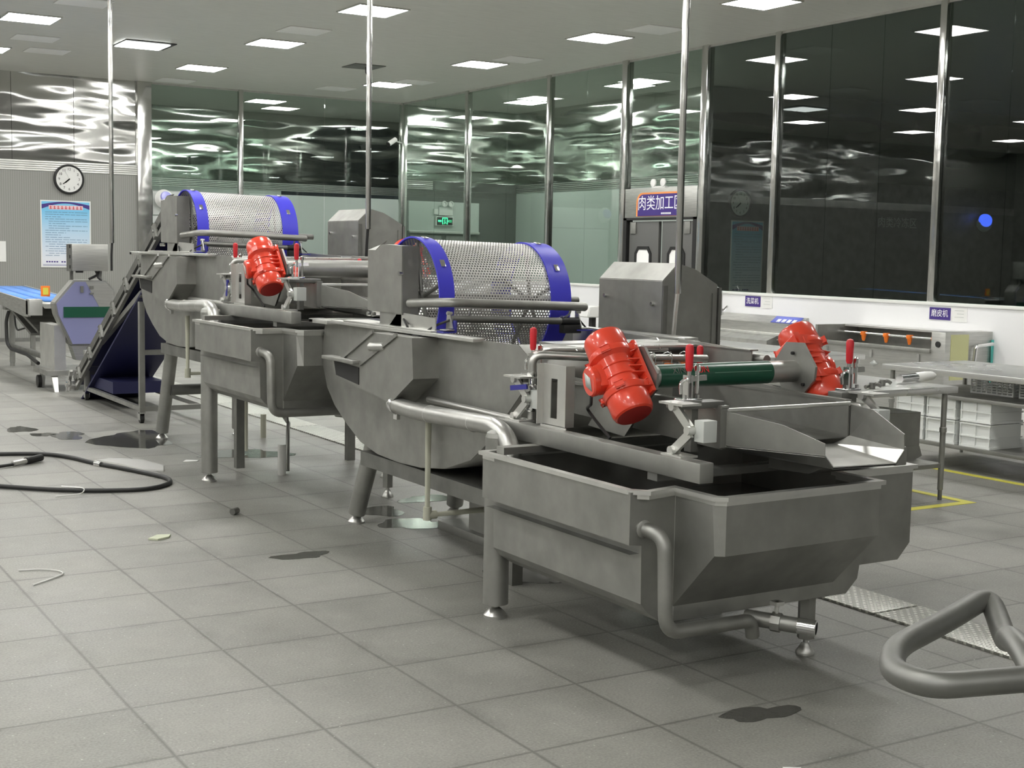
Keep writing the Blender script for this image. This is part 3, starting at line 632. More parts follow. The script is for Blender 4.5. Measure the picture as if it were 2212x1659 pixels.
    b.box(X, X + .045, y0 - .004, y0, z(.87), z(1.13)).box(X - .03, X + .02, y1, y1 + .004, z(.87), z(1.13)); b.box(X - .012, X - .008, y0 - .03, y1, z(.80), z(.87)).prism([(X - .012, z(.80)), (X - .008, z(.80)), (X - .045, z(.785)), (X - .048, z(.79))], 'Y', y0 - .03, y1)
    b.build('slotted_bracket', 'steel_lite', s)
    # valve stack and spray pipes
    b = MB(); b.tube([W(3.13, 4.97, .87), W(3.13, 4.97, 1.155), W(3.34, 4.86, 1.148), W(4.02, 4.86, 1.125)], .0175, .05, 16)
    b.tube([W(3.13, 4.975, 1.15), W(3.26, 5.07, 1.165), W(3.95, 5.07, 1.155)], .0145, .04, 12); b.build('spray_pipe', 'pipe', s)
    b = MB(); b.lathe([(.02, 0), (.023, .005), (.023, .05), (.019, .055), (.019, .075), (.024, .08), (.024, .115), (.018, .12), (.018, .15), (.022, .155), (.022, .175)], W(3.13, 4.97, .905), (0, 0, 1), 10); b.cyl(W(3.13, 4.97, 1.01), W(3.08, 4.93, 1.01), .014, seg=8)
    vv = b.build('ball_valve', 'chrome', s)
    if far: MB().bar(W(3.075, 4.925, 1.02), W(3.07, 4.93, .91), .02, .006, (1, 0, 0)).build('valve_handle', 'blue_pad', vv)
    else: MB().bar(W(3.075, 4.925, 1.02), W(3.06, 5.035, 1.005), .022, .006, (1, 0, 0)).build('valve_handle', 'blue_pad', vv)
    b = MB(); c = MB()
    for k in range(6):
        x = 3.42 + k * .095
        c.box(x - .016, x + .016, 4.845 + dy, 4.875 + dy, z(1.075), z(1.11), .004)
        for q in (-.02, .02): b.tube([W(x + q, 4.86 + .02, 1.10), W(x + q * .9, 4.86 + .022, 1.15), W(x + q * .4, 4.86, 1.163), W(x - q * .1, 4.86 - .022, 1.15), W(x, 4.86 - .02, 1.10)], .002, .01, 6)
        for q in (-.02, .02): b.tube([W(x + q, 5.07 + .017, 1.14), W(x + q * .9, 5.07 + .018, 1.17), W(x + q * .4, 5.07, 1.178), W(x - q * .1, 5.07 - .018, 1.16)], .002, .01, 6)
    c.build('spray_nozzles', 'orange', s); b.build('nozzle_clips', 'chrome', s)
    MB().prism(P([(5.2, 1.195), (5.2, 1.07), (4.66, 1.07), (4.66, 1.175)]), 'X', 4.12, 4.126).box(4.11, 4.16, 4.66 + dy, 5.2 + dy, z(1.172), z(1.178)).cyl(W(4.16, 4.60, 1.135), W(4.16, 5.2, 1.14), .022).build('side_guard', 'steel', s)
    # ------------------------------------------------ drum washer
    d = thing('drum_washer', ('far drum washer with blue banded drum beside the inclined conveyor' if far else 'near drum washer with blue banded perforated drum, right behind the near tank'), 'drum washer', (3.7, 6.4 + dy, 0), 'drum washers')
    arc = [(7.40, 1.18), (7.44, 1.02), (7.43, .90), (7.37, .78), (7.26, .685), (7.1, .60), (6.9, .515), (6.68, .475), (6.42, .465), (6.15, .475), (5.88, .51), (5.62, .59), (5.45, .70), (5.30, .84), (5.10, 1.02), (5.09, 1.12), (5.2, 1.18)]
    vs = []
    for x in (3.2, 4.25): vs += [(x, y + dy, z(zz)) for y, zz in arc]
    k = len(arc); b = MB().mesh(vs, [(i, i + 1, k + i + 1, k + i) for i in range(k - 1)]); b.build('trough', 'steel', d, angle=40, solid=.006)
    for j in (0, 1): MB().mesh([vs[j * k + i] for i in range(k)], [tuple(range(k))]).build('trough_end', 'steel', d, angle=0, solid=.006)
    b = MB().box(3.11, 3.205, 7.18 + dy, 7.45 + dy, z(1.165), z(1.19), .004).box(3.14, 3.205, 5.52 + dy, 7.2 + dy, z(1.172), z(1.192), .004).box(4.24, 4.33, 5.3 + dy, 7.45 + dy, z(1.17), z(1.19), .004).box(3.11, 4.33, 7.39 + dy, 7.45 + dy, z(1.165), z(1.188), .004)
    b.build('trough_rim', 'steel_lite', d)
    MB().box(3.14, 3.30, 5.95 + dy, 7.02 + dy, z(1.192), z(1.202), .003).prism(P([(6.5, 1.2), (5.98, 1.2), (5.98, 1.262), (6.4, 1.275)]), 'X', 3.18, 3.188).build('mounting_plate', 'steel_lite', d)
    # overflow box on the side; shade in its mouth put into a dark plate
    b = MB(); box = [(6.97, .99), (6.86, .99), (6.44, 1.165), (5.98, 1.165), (5.96, .96), (6.22, .81), (6.62, .86), (6.93, .90)]
    b.prism(P(box), 'X', 3.05, 3.2); b.box(3.0, 3.07, 6.58 + dy, 7.0 + dy, z(.985), z(1.005), .004); b.bar(W(3.045, 6.84, .99), W(3.045, 6.42, 1.172), .02, .012, (1, 0, 0)); b.bar(W(3.045, 6.58, .985), W(3.045, 6.14, 1.172), .02, .012, (1, 0, 0))
    ob = b.build('overflow_box', 'steel', d); MB().prism(P([(6.93, .978), (6.60, .965), (6.60, .872), (6.90, .900)]), 'X', 3.046, 3.051).build('dark_mouth_plate', 'dark', ob)
    MB().cyl(W(3.03, 6.42, 1.09), W(3.06, 6.30, 1.10), .022).build('inlet_stub', 'pipe', ob)
    b = MB().tube([W(3.09, 6.26, .80), W(3.05, 5.9, .802), W(2.98, 5.02, .84) , W(2.97, 4.90, .80), W(2.965, 4.84, .69)], .042, .10, 24)
    pp = b.build('outlet_pipe', 'pipe', d)
    b = MB()
    for yy, xx, zz in ((6.21, 3.085, .802),): b.lathe([(.047, -.012), (.052, -.008), (.052, .008), (.047, .012)], W(xx, yy, zz), (.06, 1, 0), 24).box(xx - .01, xx + .01, yy - .02 + dy, yy + .02 + dy, z(zz - .075), z(zz - .045)).box(xx - .01, xx + .01, yy - .02 + dy, yy + .02 + dy, z(zz + .045), z(zz + .06))
    b.build('pipe_clamp', 'chrome', pp)
    b = MB()
    for yy, xx, zz in ((5.75, 3.04, .808), (5.25, 3.0, .828)): b.lathe([(.0425, -.004), (.0445, -.003), (.0445, .003), (.0425, .004)], W(xx, yy, zz), (.08, 1, -.04), 24, closed=False)
    b.build('weld_rings', 'steel_lite', pp)
    MB().tube([W(3.16, 6.0, .85), W(3.10, 4.98, .858)], .016).cyl(W(3.10, 5.06, .858), W(3.10, 5.03, .858), .024, seg=8).build('feed_pipe', 'pipe', d)
    # legs
    for sx, x0, x1 in ((1, 3.27, 3.33), (1, 3.93, 3.86)):
        yb = 7.10 + dy; b = MB(); foot(b, x0, yb, .08, .05); b.build('leg_foot', 'pipe', d)
        b = MB(); zt = z(.66); fr = .0 if not far else .0
        b.cyl((x0, yb, .06), (x1, yb - .20, zt), .052, .054, seg=26); b.build('leg', 'steel', d)
    MB().tube([(3.31, 6.98 + dy, z(.40) if not far else .42), (3.9, 6.98 + dy, z(.40) if not far else .42)], .045).box(3.215, 4.1, 5.35 + dy, 6.93 + dy, z(.375), z(.455)).build('under_frame', 'steel_dark', d)
    for x in (3.34, 4.22): MB().box(x - .03, x + .03, 5.4 + dy, 5.46 + dy, 0, z(.47)).build('leg', 'steel_dark', d)
    # drum
    cy, cz0, cz1 = 6.36 + dy, z(1.352), z(1.335); r = .312; b = MB(); seg = 72; xa, xb = 3.245, 4.03
    uvl = b.bm.loops.layers.uv.new('UVMap'); A_ = []; B_ = []
    for kk in range(seg + 1):
        a = 2 * PI * kk / seg; A_.append(b.bm.verts.new((xa, cy + r * math.cos(a), cz0 + r * math.sin(a)))); B_.append(b.bm.verts.new((xb, cy + r * math.cos(a), cz1 + r * math.sin(a))))
    for kk in range(seg):
        f = b.face([A_[kk], A_[kk + 1], B_[kk + 1], B_[kk]])
        for l, (uu_, vv_) in zip(f.loops, ((0, kk), (0, kk + 1), (1, kk + 1), (1, kk))): l[uvl].uv = (uu_ * (xb - xa), vv_ * r * 2 * PI / seg)
    dr = b.build('drum', 'perf', d, angle=60, recalc=False)
    for x0, x1, c0 in ((3.235, 3.325, cz0), (3.915, 4.045, cz1)):
        bb = MB(); bb.lathe([(r + .004, 0), (r + .012, 0), (r + .008, x1 - x0), (r + .004, x1 - x0), (r + .004, 0)], (x0, cy, c0), (1, 0, 0), 72, closed=False)
        bd = bb.build('drum_band', 'blue', dr, angle=50)
        bb = MB()
        for an in (35, 78, 150, 225, 310):
            a = math.radians(an); c = V((x0 + x1) / 2, cy - (r + .013) * math.cos(a), c0 + (r + .013) * math.sin(a)); nn = V(0, -math.cos(a), math.sin(a)); tt = V(0, math.sin(a), math.cos(a)); bb.obox(c, ((1, 0, 0), tt, nn), (.028, .042, .006), .002)
        bb.build('latch_plates', 'chrome', bd)
    for x, c0 in ((3.30, cz0), (3.98, cz1)):
        bb = MB().cyl((x - .02, cy, c0), (x + .02, cy, c0), .035)
        for an in (20, 100, 160, 235, 300):
            a = math.radians(an); bb.tube([(x, cy, c0), (x, cy - r * .985 * math.cos(a), c0 + r * .985 * math.sin(a))], .011, 0, 8)
        bb.build('drum_spokes', 'steel_dark', dr)
    MB().cyl((3.22, cy, cz0), (4.3, cy, cz1), .022, seg=16).build('drum_shaft', 'steel_dark', d)
    # near drive cover
    b = MB(); y0, y1 = 6.335 + dy, 6.76 + dy
    prof = [(y1, z(1.268)), (y1, z(1.60)), (y1 - .10, z(1.60)), (y1 - .17, z(1.632)), (y0, z(1.625)), (y0, z(1.262))]
    b.prism(prof, 'X', 3.17, 3.27, .004); b.mesh([(3.17, y1, z(1.60)), (3.17, y1 - .10, z(1.60)), (3.17, y1 - .17, z(1.632)), (3.27, y1 - .04, z(1.655)), (3.27, y1 - .01, z(1.64))], [(0, 1, 2, 3, 4)])
    b.box(3.18, 3.26, 6.36 + dy, 6.62 + dy, z(1.2), z(1.268)); dc = b.build('drive_cover', 'steel', d, angle=20)
    b = MB()
    for yy, zz in ((6.73, 1.25), (6.67, 1.25), (6.345, 1.48)): b.cyl(W(3.155, yy, zz), W(3.175, yy, zz), .012, seg=10)
    b.build('cover_bolts', 'chrome', dc)
    # tall drive cover on the far side, gabled
    b = MB(); y0, y1 = (5.70 + dy, 6.29 + dy)
    g = Q([(4.40, .72), (4.40, 1.465), (4.50, 1.56), (4.62, 1.53), (4.78, 1.445), (4.78, .72)])
    b.prism(g, 'Y', y0, y1, .003); tc_ = b.build('tall_drive_cover', 'steel', d, angle=20)
    MB().box(4.782, 4.80, y0 - .01, y1, z(.78), z(1.43)).box(4.74, 4.745, y0 - .004, y0, z(.78), z(1.40)).box(4.40, 4.43, y0 - .008, y0, z(.75), z(1.44)).build('cover_flange', 'steel_dark', tc_)
    b = MB()
    for yy, zz in ((6.22, 1.37), (5.78, 1.34), (6.22, .8), (5.78, .8)): b.cyl(W(4.385, yy, zz), W(4.40, yy, zz), .011, seg=10)
    b.build('cover_bolts', 'chrome', tc_)
    MB().box(4.25, 4.75, 5.75 + dy, 6.25 + dy, z(.62), z(.72)).build('cover_base', 'steel_dark', tc_)
    # guard rail and lamp tube along the drum
    MB().tube([W(3.20, 6.30, 1.325), W(3.22, 5.93, 1.345), W(4.03, 5.93, 1.32), W(4.06, 5.93, 1.318)], .0235, .09, 18).lathe([(.0235, 0), (.019, .012), (0, .02)], W(4.055, 5.93, 1.318), (1, 0, 0), 18).build('guard_rail', 'steel', d)
    lt = MB().cyl(W(3.24, 5.92, 1.262), W(3.90, 5.92, 1.245), .0185).build('spray_tube', 'steel_dark', d)
    MB().cyl(W(3.90, 5.92, 1.245), W(4.01, 5.92, 1.242), .0205).box(3.91, 4.02, 5.90 + dy, 5.95 + dy, z(1.18), z(1.225), .004).build('tube_cap', 'black', lt)
    b = MB()
    for x in (3.235, 4.015): MB().prism(P([(5.95, 1.30), (5.93, 1.30), (5.89, 1.215), (5.96, 1.21)]), 'X', x - .003, x + .003).box(x - .04 if x < 3.5 else x - .005, x + .005 if x < 3.5 else x + .05, 5.885 + dy, 5.955 + dy, z(1.205), z(1.21)).cyl(W(x - .015, 5.93, 1.29), W(x + .015, 5.93, 1.29), .008, seg=8).build('tube_bracket', 'steel_lite', lt)
    MB().box(3.175, 3.25, 5.88 + dy, 5.99 + dy, z(1.193), z(1.20)).box(3.243, 3.252, 5.88 + dy, 5.96 + dy, z(1.20), z(1.255)).build('blue_pad', 'blue_pad', d)
    MB().box(3.99, 4.08, 5.88 + dy, 5.99 + dy, z(1.193), z(1.20)).build('blue_pad', 'blue_pad', d)
    MB().tube([W(3.23, 5.92, 1.255), W(3.19, 6.0, 1.225), W(3.15, 6.1, 1.16), W(3.15, 6.2, 1.18), W(3.18, 6.33, 1.24)], .0065, .06, 8).tube([W(4.02, 5.92, 1.25), W(4.05, 5.94, 1.23), W(4.09, 5.95, 1.2)], .005, .03, 8).build('lamp_cable', 'black', d)
    b = MB()
    for x in (3.36, 3.97): b.tube([W(x, 5.93, 1.325), W(x, 5.94, 1.28), W(x, 5.99, 1.26)], .006, .02, 8).cyl(W(x, 5.99, 1.255), W(x, 6.02, 1.255), .013, seg=10)
    b.build('rail_rollers', 'steel_lite', d)
    # discharge edge towards the screen
    MB().prism(P([(5.42, 1.165), (5.05, 1.165), (5.05, 1.175), (5.42, 1.178)]), 'X', 3.45, 4.2).prism(P([(6.1, 1.21), (5.35, 1.19), (5.25, 1.10), (6.1, 1.10)]), 'X', 4.10, 4.108).build('discharge_edge', 'steel_lite', d)
    return t, s, d
make_line(0, 0, False)
make_line(3.86, .36, True)

# ================================================================ HANGING CONDUITS
for x, y, z1, l, g in ((4.455, 5.64, 1.40, 'thin steel conduit hanging from the ceiling down to the near tall drive cover', 0), (4.455, 9.50, 1.76, 'thin steel conduit hanging from the ceiling down to the far tall drive cover', 0), (3.62, 13.8, 1.62, 'leftmost thin steel conduit hanging from the ceiling to the grey control box', 0)):
    t = thing('power_conduit', l, 'conduit', (x, y, ZC))
    MB().cyl((x, y, z1), (x, y, ZC), .019 if y < 6 else .021 if y < 10 else .022, seg=14).build('conduit_tube', 'mirror_post', t)
    MB().tube([(x, y, z1 + .02), (x - .005, y + .01, z1 - .12), (x + .0, y + .03, z1 - .28)], .012, .03, 8).build('cable', 'steel_lite' if y < 6 else 'black', t)
# ================================================================ CONVEYOR
t = thing('inclined_conveyor', 'tall inclined conveyor with navy belt on a grey castor frame, left of the far drum', 'conveyor', (3.65, 12.8, 0))
lo, hi = V(3.36, 14.32, .14), V(3.36, 11.08, 1.86); dd = (hi - lo).normalized(); nn = V(0, -dd.z, -dd.y) ; nn = V(1, 0, 0).cross(dd)
if nn.z < 0: nn = -nn
for x in (3.36, 4.0):
    D = V(x - 3.36, 0, 0)
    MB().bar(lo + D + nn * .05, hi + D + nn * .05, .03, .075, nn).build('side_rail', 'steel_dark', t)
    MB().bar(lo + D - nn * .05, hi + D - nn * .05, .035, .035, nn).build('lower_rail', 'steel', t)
MB().bar(lo + V(.32, 0, 0) - nn * .0, hi + V(.32, 0, 0), .60, .02, nn).bar(lo + V(.32, 0, 0) - nn * .20, lo.lerp(hi, .90) + V(.32, 0, 0) - nn * .20, .60, .02, nn).build('belt', 'navy', t)
for k in range(7):
    p = lo.lerp(hi, .08 + k * .14); c = MB().obox(p - V(.025, 0, 0) + nn * .0, ((1, 0, 0), dd, nn), (.03, .05, .13), .005).cyl(p - V(.05, 0, 0), p, .012, seg=8).build('rail_clip', 'steel', t)
MB().box(3.43, 3.94, 13.1, 13.95, .155, .27).build('hopper', 'navy', t)
b = MB()
for x in (3.40, 3.98):
    for y, z1 in ((12.0, 1.10), (14.0, .52)): MB().box(x - .025, x + .025, y - .025, y + .025, .10, z1, .004).build('frame_post', 'steel', t)
    MB().box(x - .02, x + .02, 12.0, 14.0, .11, .15).build('frame_rail', 'steel', t)
    MB().bar((x, 14.0, .42), (x, 11.95, 1.18), .04, .05, (0, .35, 1)).build('frame_brace', 'steel', t)
    if x > 3.5: MB().bar((x, 12.05, .42), (x, 11.35, .9), .04, .05).build('frame_brace', 'steel_dark', t)
for y, z0 in ((12.0, .11), (14.0, .11), (13.9, .36), (12.0, .62)): MB().box(3.40, 3.98, y - .02, y + .02, z0, z0 + .045).build('frame_crossbar', 'steel', t)
for x in (3.40, 3.98):
    for y in (12.0, 14.0):
        b = MB(); b.cyl((x - .016, y + .02, .042), (x + .016, y + .02, .042), .042, seg=22); c = b.build('castor_wheel', 'black', t)
        MB().box(x - .025, x - .02, y - .01, y + .04, .03, .10).box(x + .02, x + .025, y - .01, y + .04, .03, .10).box(x - .025, x + .025, y - .025, y + .03, .09, .102).build('castor_fork', 'chrome', c)
b = MB(); random.seed(3)
p = lo + V(-.02, 0, 0); b.cyl(p, p + V(-.05, 0, 0), .07, seg=9).cyl(p + V(-.05, 0, 0), p + V(-.08, 0, 0), .03, seg=8).bar(p + V(-.04, .1, -.08), p + V(-.04, -.08, .15), .03, .03)
b.build('chain_tensioner', 'chrome', t)
# ================================================================ CUTTER with feed table
t = thing('vegetable_cutter', 'lavender and grey cutting machine with green stripe at the left, with blue feed belt', 'cutting machine', (3.57, 15.2, 0))
fp = [(3.29, .965), (3.50, 1.215), (3.845, 1.215), (3.94, 1.10), (3.94, .80), (3.82, .505), (3.46, .505), (3.31, .84)]
MB().prism(fp, 'Y', 14.92, 15.13, .008).build('cutter_body', 'steel', t, angle=0)
MB().prism([(3.31, .96), (3.51, 1.195), (3.83, 1.195), (3.92, 1.10), (3.92, .80), (3.80, .52), (3.475, .52), (3.33, .84)], 'Y', 14.905, 14.919).build('front_panel', 'lav', t, angle=0)
MB().prism([(3.62, 1.195), (3.83, 1.195), (3.92, 1.10), (3.92, .85), (3.80, .85)], 'Y', 14.900, 14.905).build('panel_plate', 'steel_brush', t, angle=0)
MB().box(3.38, 3.90, 14.893, 14.899, .81, .925).build('green_stripe', 'green', t)
b = MB().box(3.56, 3.59, 14.88, 14.898, 1.08, 1.15).box(3.66, 3.70, 14.88, 14.898, 1.12, 1.15).box(3.66, 3.70, 14.88, 14.898, 1.06, 1.08); b.build('panel_latch', 'steel_dark', t)
MB().prism([(3.47, .5), (3.80, .5), (3.72, .34), (3.52, .34)], 'Y', 14.94, 15.12).build('outlet_chute', 'steel_brush', t, angle=0)
MB().box(3.30, 3.42, 15.0, 15.7, .22, .72).build('motor_housing', 'steel_lite', t)
MB().box(3.22, 3.95, 14.98, 15.7, .17, .225).build('base_frame', 'steel', t)
for x in (3.30, 3.92):
    for y0, y1 in ((15.05, 14.93), (15.62, 15.62)):
        b = MB(); b.mesh([(x - .035, y0 - .03, .2), (x + .035, y0 - .03, .2), (x + .035, y0 + .05, .2), (x - .035, y0 + .05, .2), (x - .02, y1 - .02, 0), (x + .02, y1 - .02, 0), (x + .02, y1 + .02, 0), (x - .02, y1 + .02, 0)], [(0, 1, 2, 3), (4, 7, 6, 5), (0, 4, 5, 1), (1, 5, 6, 2), (2, 6, 7, 3), (3, 7, 4, 0)]); b.build('splayed_leg', 'steel_lite', t, angle=0)
MB().cyl((3.22, 15.5, .07), (3.26, 15.5, .07), .07, seg=24).build('wheel', 'black', t)
b = MB().prism([(15.65, .96), (18.9, 1.04), (18.9, .95), (16.0, .78), (15.65, .78)], 'X', 3.16, 3.19).prism([(15.65, .96), (18.9, 1.04), (18.9, .95), (16.0, .78), (15.65, .78)], 'X', 3.75, 3.78).build('feed_table', 'steel_brush', t)
MB().mesh([(3.19, 15.65, .925), (3.75, 15.65, .925), (3.75, 18.9, 1.0), (3.19, 18.9, 1.0)], [(0, 1, 2, 3)]).build('feed_bed', 'steel_lite', t, solid=.01)
for xx, ya in ((3.30, 16.2), (3.48, 15.9), (3.66, 15.8)):
    MB().mesh([(xx - .08, ya, .95), (xx + .08, ya, .95), (xx + .08, 18.85, 1.02), (xx - .08, 18.85, 1.02)], [(0, 1, 2, 3)]).build('feed_belt', 'belt', t, solid=.02)
MB().box(3.16, 3.30, 15.55, 15.75, .80, .98, .005).build('table_end_plate', 'steel_lite', t)
MB().bar((3.5, 17.9, .9), (3.5, 16.2, .55), .4, .03, (0, 1, 1)).bar((3.5, 16.9, .8), (3.5, 15.8, .60), .4, .03, (0, 1, 1)).build('table_brace', 'steel_dark', t)
for x in (3.50, 3.76): MB().box(x - .03, x + .03, 18.3, 18.36, .05, .78).cyl((x, 18.33, 0), (x, 18.33, .06), .03).build('table_leg', 'steel', t)
MB().box(3.47, 3.53, 15.7, 18.36, .24, .30).box(3.4, 3.8, 18.2, 18.4, .74, .80).build('table_stretcher', 'steel', t)
MB().box(3.42, 3.62, 17.2, 17.5, .58, .75, .02).build('drive_motor', 'label', t)
MB().tube([(3.46, 18.3, .72), (3.42, 18.28, .6), (3.42, 18.25, .3), (3.44, 18.1, .24), (3.42, 17.0, .25), (3.40, 16.3, .20)], .022, .1, 8).tube([(3.45, 17.9, .72), (3.43, 17.7, .5), (3.48, 17.4, .55)], .012, .1, 8).build('cable', 'black', t)
MB().box(3.36, 3.46, 15.9, 15.92, 1.0, 1.12, .003).build('warning_plate', 'orange', t); MB().box(3.38, 3.44, 15.895, 15.899, 1.02, 1.10).build('warning_mark', 'yellow', t)
t = thing('control_box', 'grey steel control box on a post above the lavender cutting machine', 'control box', (3.65, 15.0, 1.2))
bx = MB().box(3.465, 3.85, 14.85, 15.05, 1.315, 1.605, .006).build('box_body', 'steel_brush', t)
MB().box(3.45, 3.464, 14.86, 15.04, 1.31, 1.60).build('box_side', 'steel_dark', t)
for z in (1.34, 1.45, 1.56): MB().box(3.442, 3.452, 14.86, 14.88, z, z + .035).build('box_hinge', 'black', bx)
for x in (3.49, 3.80): MB().box(x - .015, x + .015, 14.98, 15.01, 1.215, 1.315).build('box_post', 'steel_dark', t)
MB().box(3.52, 3.59, 14.88, 14.93, 1.295, 1.315).build('cable_gland', 'black', t)
MB().tube([(3.74, 14.95, 1.32), (3.76, 14.94, 1.27), (3.66, 14.93, 1.225)], .014, .03, 8).tube([(3.78, 14.95, 1.32), (3.75, 14.94, 1.25), (3.80, 14.93, 1.21)], .012, .03, 8).build('cable', 'black', t)

# ================================================================ LEFT WALL ITEMS
def clock(cx, cy, cz, r, label):
    t = thing('wall_clock', label, 'clock', (cx, cy, cz))
    MB().lathe([(r * .86, -.01), (r * .86, .035), (r * .92, .05), (r * .98, .045), (r, .025), (r, -.01)], (cx, cy, cz), (0, -1, 0), 48).build('clock_rim', 'black', t)
    MB().lathe([(0, .028), (r * .87, .028)], (cx, cy, cz), (0, -1, 0), 48, closed=False).build('clock_face', 'white', t)
    for h in range(1, 13):
        a = h * PI / 6; text(str(h), r * .24, (cx + r * .66 * math.sin(a), cy - .031, cz + r * .66 * math.cos(a)), (1, 0, 0), (0, 0, 1), 'black', 'numeral', t, depth=.001)
    for a, L, ww in ((7.63 / 12 * 360, .36, .022), (38.5 / 60 * 360, .52, .014)):
        a = math.radians(a); MB().bar((cx - .05 * r * math.sin(a), cy - .035, cz - .05 * r * math.cos(a)), (cx + L * r * math.sin(a), cy - .035, cz + L * r * math.cos(a)), ww, .003, (0, 1, 0)).build('clock_hand', 'black', t)
    a = math.radians(335); MB().bar((cx, cy - .037, cz), (cx + .55 * r * math.sin(a), cy - .037, cz + .55 * r * math.cos(a)), .004, .002, (0, 1, 0)).build('second_hand', 'label', t)
clock(5.305, YL - .015, 2.665, .245, 'round black-rimmed white wall clock above the blue poster on the left wall')
clock(14.75, 17.12, 2.48, .235, 'round wall clock seen dimly through the dark glass')
def poster_mat(name, z0, z1, top, bot):
    m = mat(name, (.3, .6, .8), .35); tc = nd(m, 'ShaderNodeTexCoord'); sp = nd(m, 'ShaderNodeSeparateXYZ'); lk(m, tc.outputs['Object'], sp.inputs[0])
    mr = nd(m, 'ShaderNodeMapRange'); mr.inputs[1].default_value = z0; mr.inputs[2].default_value = z1; lk(m, sp.outputs[2], mr.inputs[0])
    r = ramp(m, mr.outputs[0], [(0, bot), (.12, bot), (.55, tuple((a + b) / 2 for a, b in zip(top, bot))), (.85, top), (1, top)]); lk(m, r.outputs[0], bs(m).inputs['Base Color']); return m
def poster(x0, x1, z0, z1, y, label, wide_title=True):
    t = thing('wall_poster', label, 'poster', ((x0 + x1) / 2, y, z0)); H = z1 - z0; Wd = x1 - x0
    MB().box(x0, x1, y - .008, y, z0, z1).build('poster_border', 'paper', t)
    MB().box(x0 + .02, x1 - .02, y - .012, y - .008, z0 + .02, z1 - .02).build('poster_sheet', poster_mat('poster_print', 0, H, (.18, .52, .78), (.72, .74, .8)), t)
    P = [(x0 + .02, z1 - .02), (x0 + .02, z1 - .02 - H * .10)] + [(x0 + .02 + (Wd - .04) * k / 12, z1 - .02 - H * .07 + H * .055 * math.sin(k / 12 * PI * .9)) for k in range(1, 13)] + [(x1 - .02, z1 - .02 - H * .10)]
    Q = [(x0 + .02, z1 - .02 - H * .045)] + [(x0 + .02 + (Wd - .04) * k / 12, z1 - .02 - H * .045 + H * .045 * math.sin(k / 12 * PI)) for k in range(1, 13)]
    Q += [(x1 - .02, z1 - .02 - H * .11)] + [(x1 - .02 - (Wd - .04) * k / 12, z1 - .02 - H * .11 + H * .085 * math.sin(k / 12 * PI)) for k in range(1, 13)]
    MB().prism(Q, 'Y', y - .014, y - .012).build('poster_swoosh', 'purple', t)
    b = MB(); c = MB(); random.seed(11)
    for k in range(9): xx = x0 + Wd * .17 + k * Wd * .075; b.box(xx - .004, xx + Wd * .072, y - .016, y - .014, z1 - H * .135, z1 - H * .075); c.box(xx + .006, xx + Wd * .06, y - .017, y - .016, z1 - H * .125, z1 - H * .115).box(xx + .02, xx + .03, y - .017, y - .016, z1 - H * .13, z1 - H * .082).box(xx + .006, xx + Wd * .06, y - .017, y - .016, z1 - H * .10, z1 - H * .094)
    b.build('title_blocks', mat('title_pink', (.85, .6, .65), .5), t); c.build('title_strokes', 'grip', t)
    b = MB(); zz = z1 - H * .18
    while zz > z0 + H * .14:
        xx = x0 + Wd * (.16 if random.random() < .4 else .09); xe = x0 + Wd * (.93 if random.random() < .65 else random.uniform(.3, .6))
        while xx < xe:
            l = random.uniform(.03, .12); b.box(xx, min(xx + l, xe), y - .0135, y - .012, zz, zz + .008); xx += l + random.uniform(.004, .02)
        zz -= H * .034
    b.build('text_lines', mat('poster_ink', (.12, .22, .35), .6), t)
    b = MB()
    for k in range(9): xx = x0 + Wd * .1 + k * Wd * .05 + (Wd * .05 if k > 4 else 0); b.box(xx, xx + Wd * .035, y - .0135, y - .012, z0 + H * .075, z0 + H * .095)
    b.box(x0 + .03, x1 - .03, y - .0135, y - .012, z0 + .045, z0 + .05).box(x0 + .03, x1 - .03, y - .0135, y - .012, z0 + .03, z0 + .035)
    b.build('poster_footer', 'purple', t)
poster(4.845, 5.655, 1.215, 2.315, YL - .004, 'blue poster with rows of small text on the left wall under the clock')
poster(14.6, 15.3, .95, 2.2, 17.13, 'blue poster seen dimly through the dark glass under the second clock')
t = tag(MB().box(4.0, 4.30, YL - .012, YL - .004, 1.30, 1.63).build('notice_sheet', 'paper'), 'white notice sheet on the wall cut by the left edge of the photo', 'notice')
t = thing('fly_lamp', 'white and lavender oval lamp on the wall behind the far drive cover', 'lamp', (6.9, YL - .1, 2.4))
b = MB().lathe([(0, -.11), (.11, -.08), (.16, 0), (.11, .08), (0, .11)], (6.86, YL - .12, 2.40), (0, 1, .0), 28); b.build('lamp_shell', 'white', t)
MB().lathe([(.10, 0), (.085, .03), (0, .05)], (6.87, YL - .21, 2.43), (0, -1, .25), 24).build('lamp_cover', mat('lamp_lavender', (.4, .4, .8), .3), t)
# signs in the dark room
t = thing('door_sign', 'dark sign board with characters seen through the dark glass', 'sign', (19.0, 17.1, 2.3))
MB().box(17.9, 19.0, 17.11, 17.14, 2.05, 2.42).build('sign_board', 'steel_dark', t); text('肉类冷冻区', .2, (18.45, 17.105, 2.25), (1, 0, 0), (0, 0, 1), 'label', 'sign_text', t)
t = thing('blue_lamp', 'small blue glowing round lamp seen through the dark glass on the right', 'lamp', (20.6, 16.9, 2.2))
MB().lathe([(0, -.1), (.12, -.07), (.15, 0), (.12, .07), (0, .1)], (20.66, 17.02, 2.3), (-.5, -1, 0), 24).box(20.6, 20.72, 17.02, 17.15, 2.25, 2.35).build('lamp_shell', 'label', t); MB().lathe([(.13, .04), (.11, .09), (0, .13)], (20.66, 17.02, 2.35), (-.5, -1, .4), 24).build('lamp_cover', 'blue_glow', t)

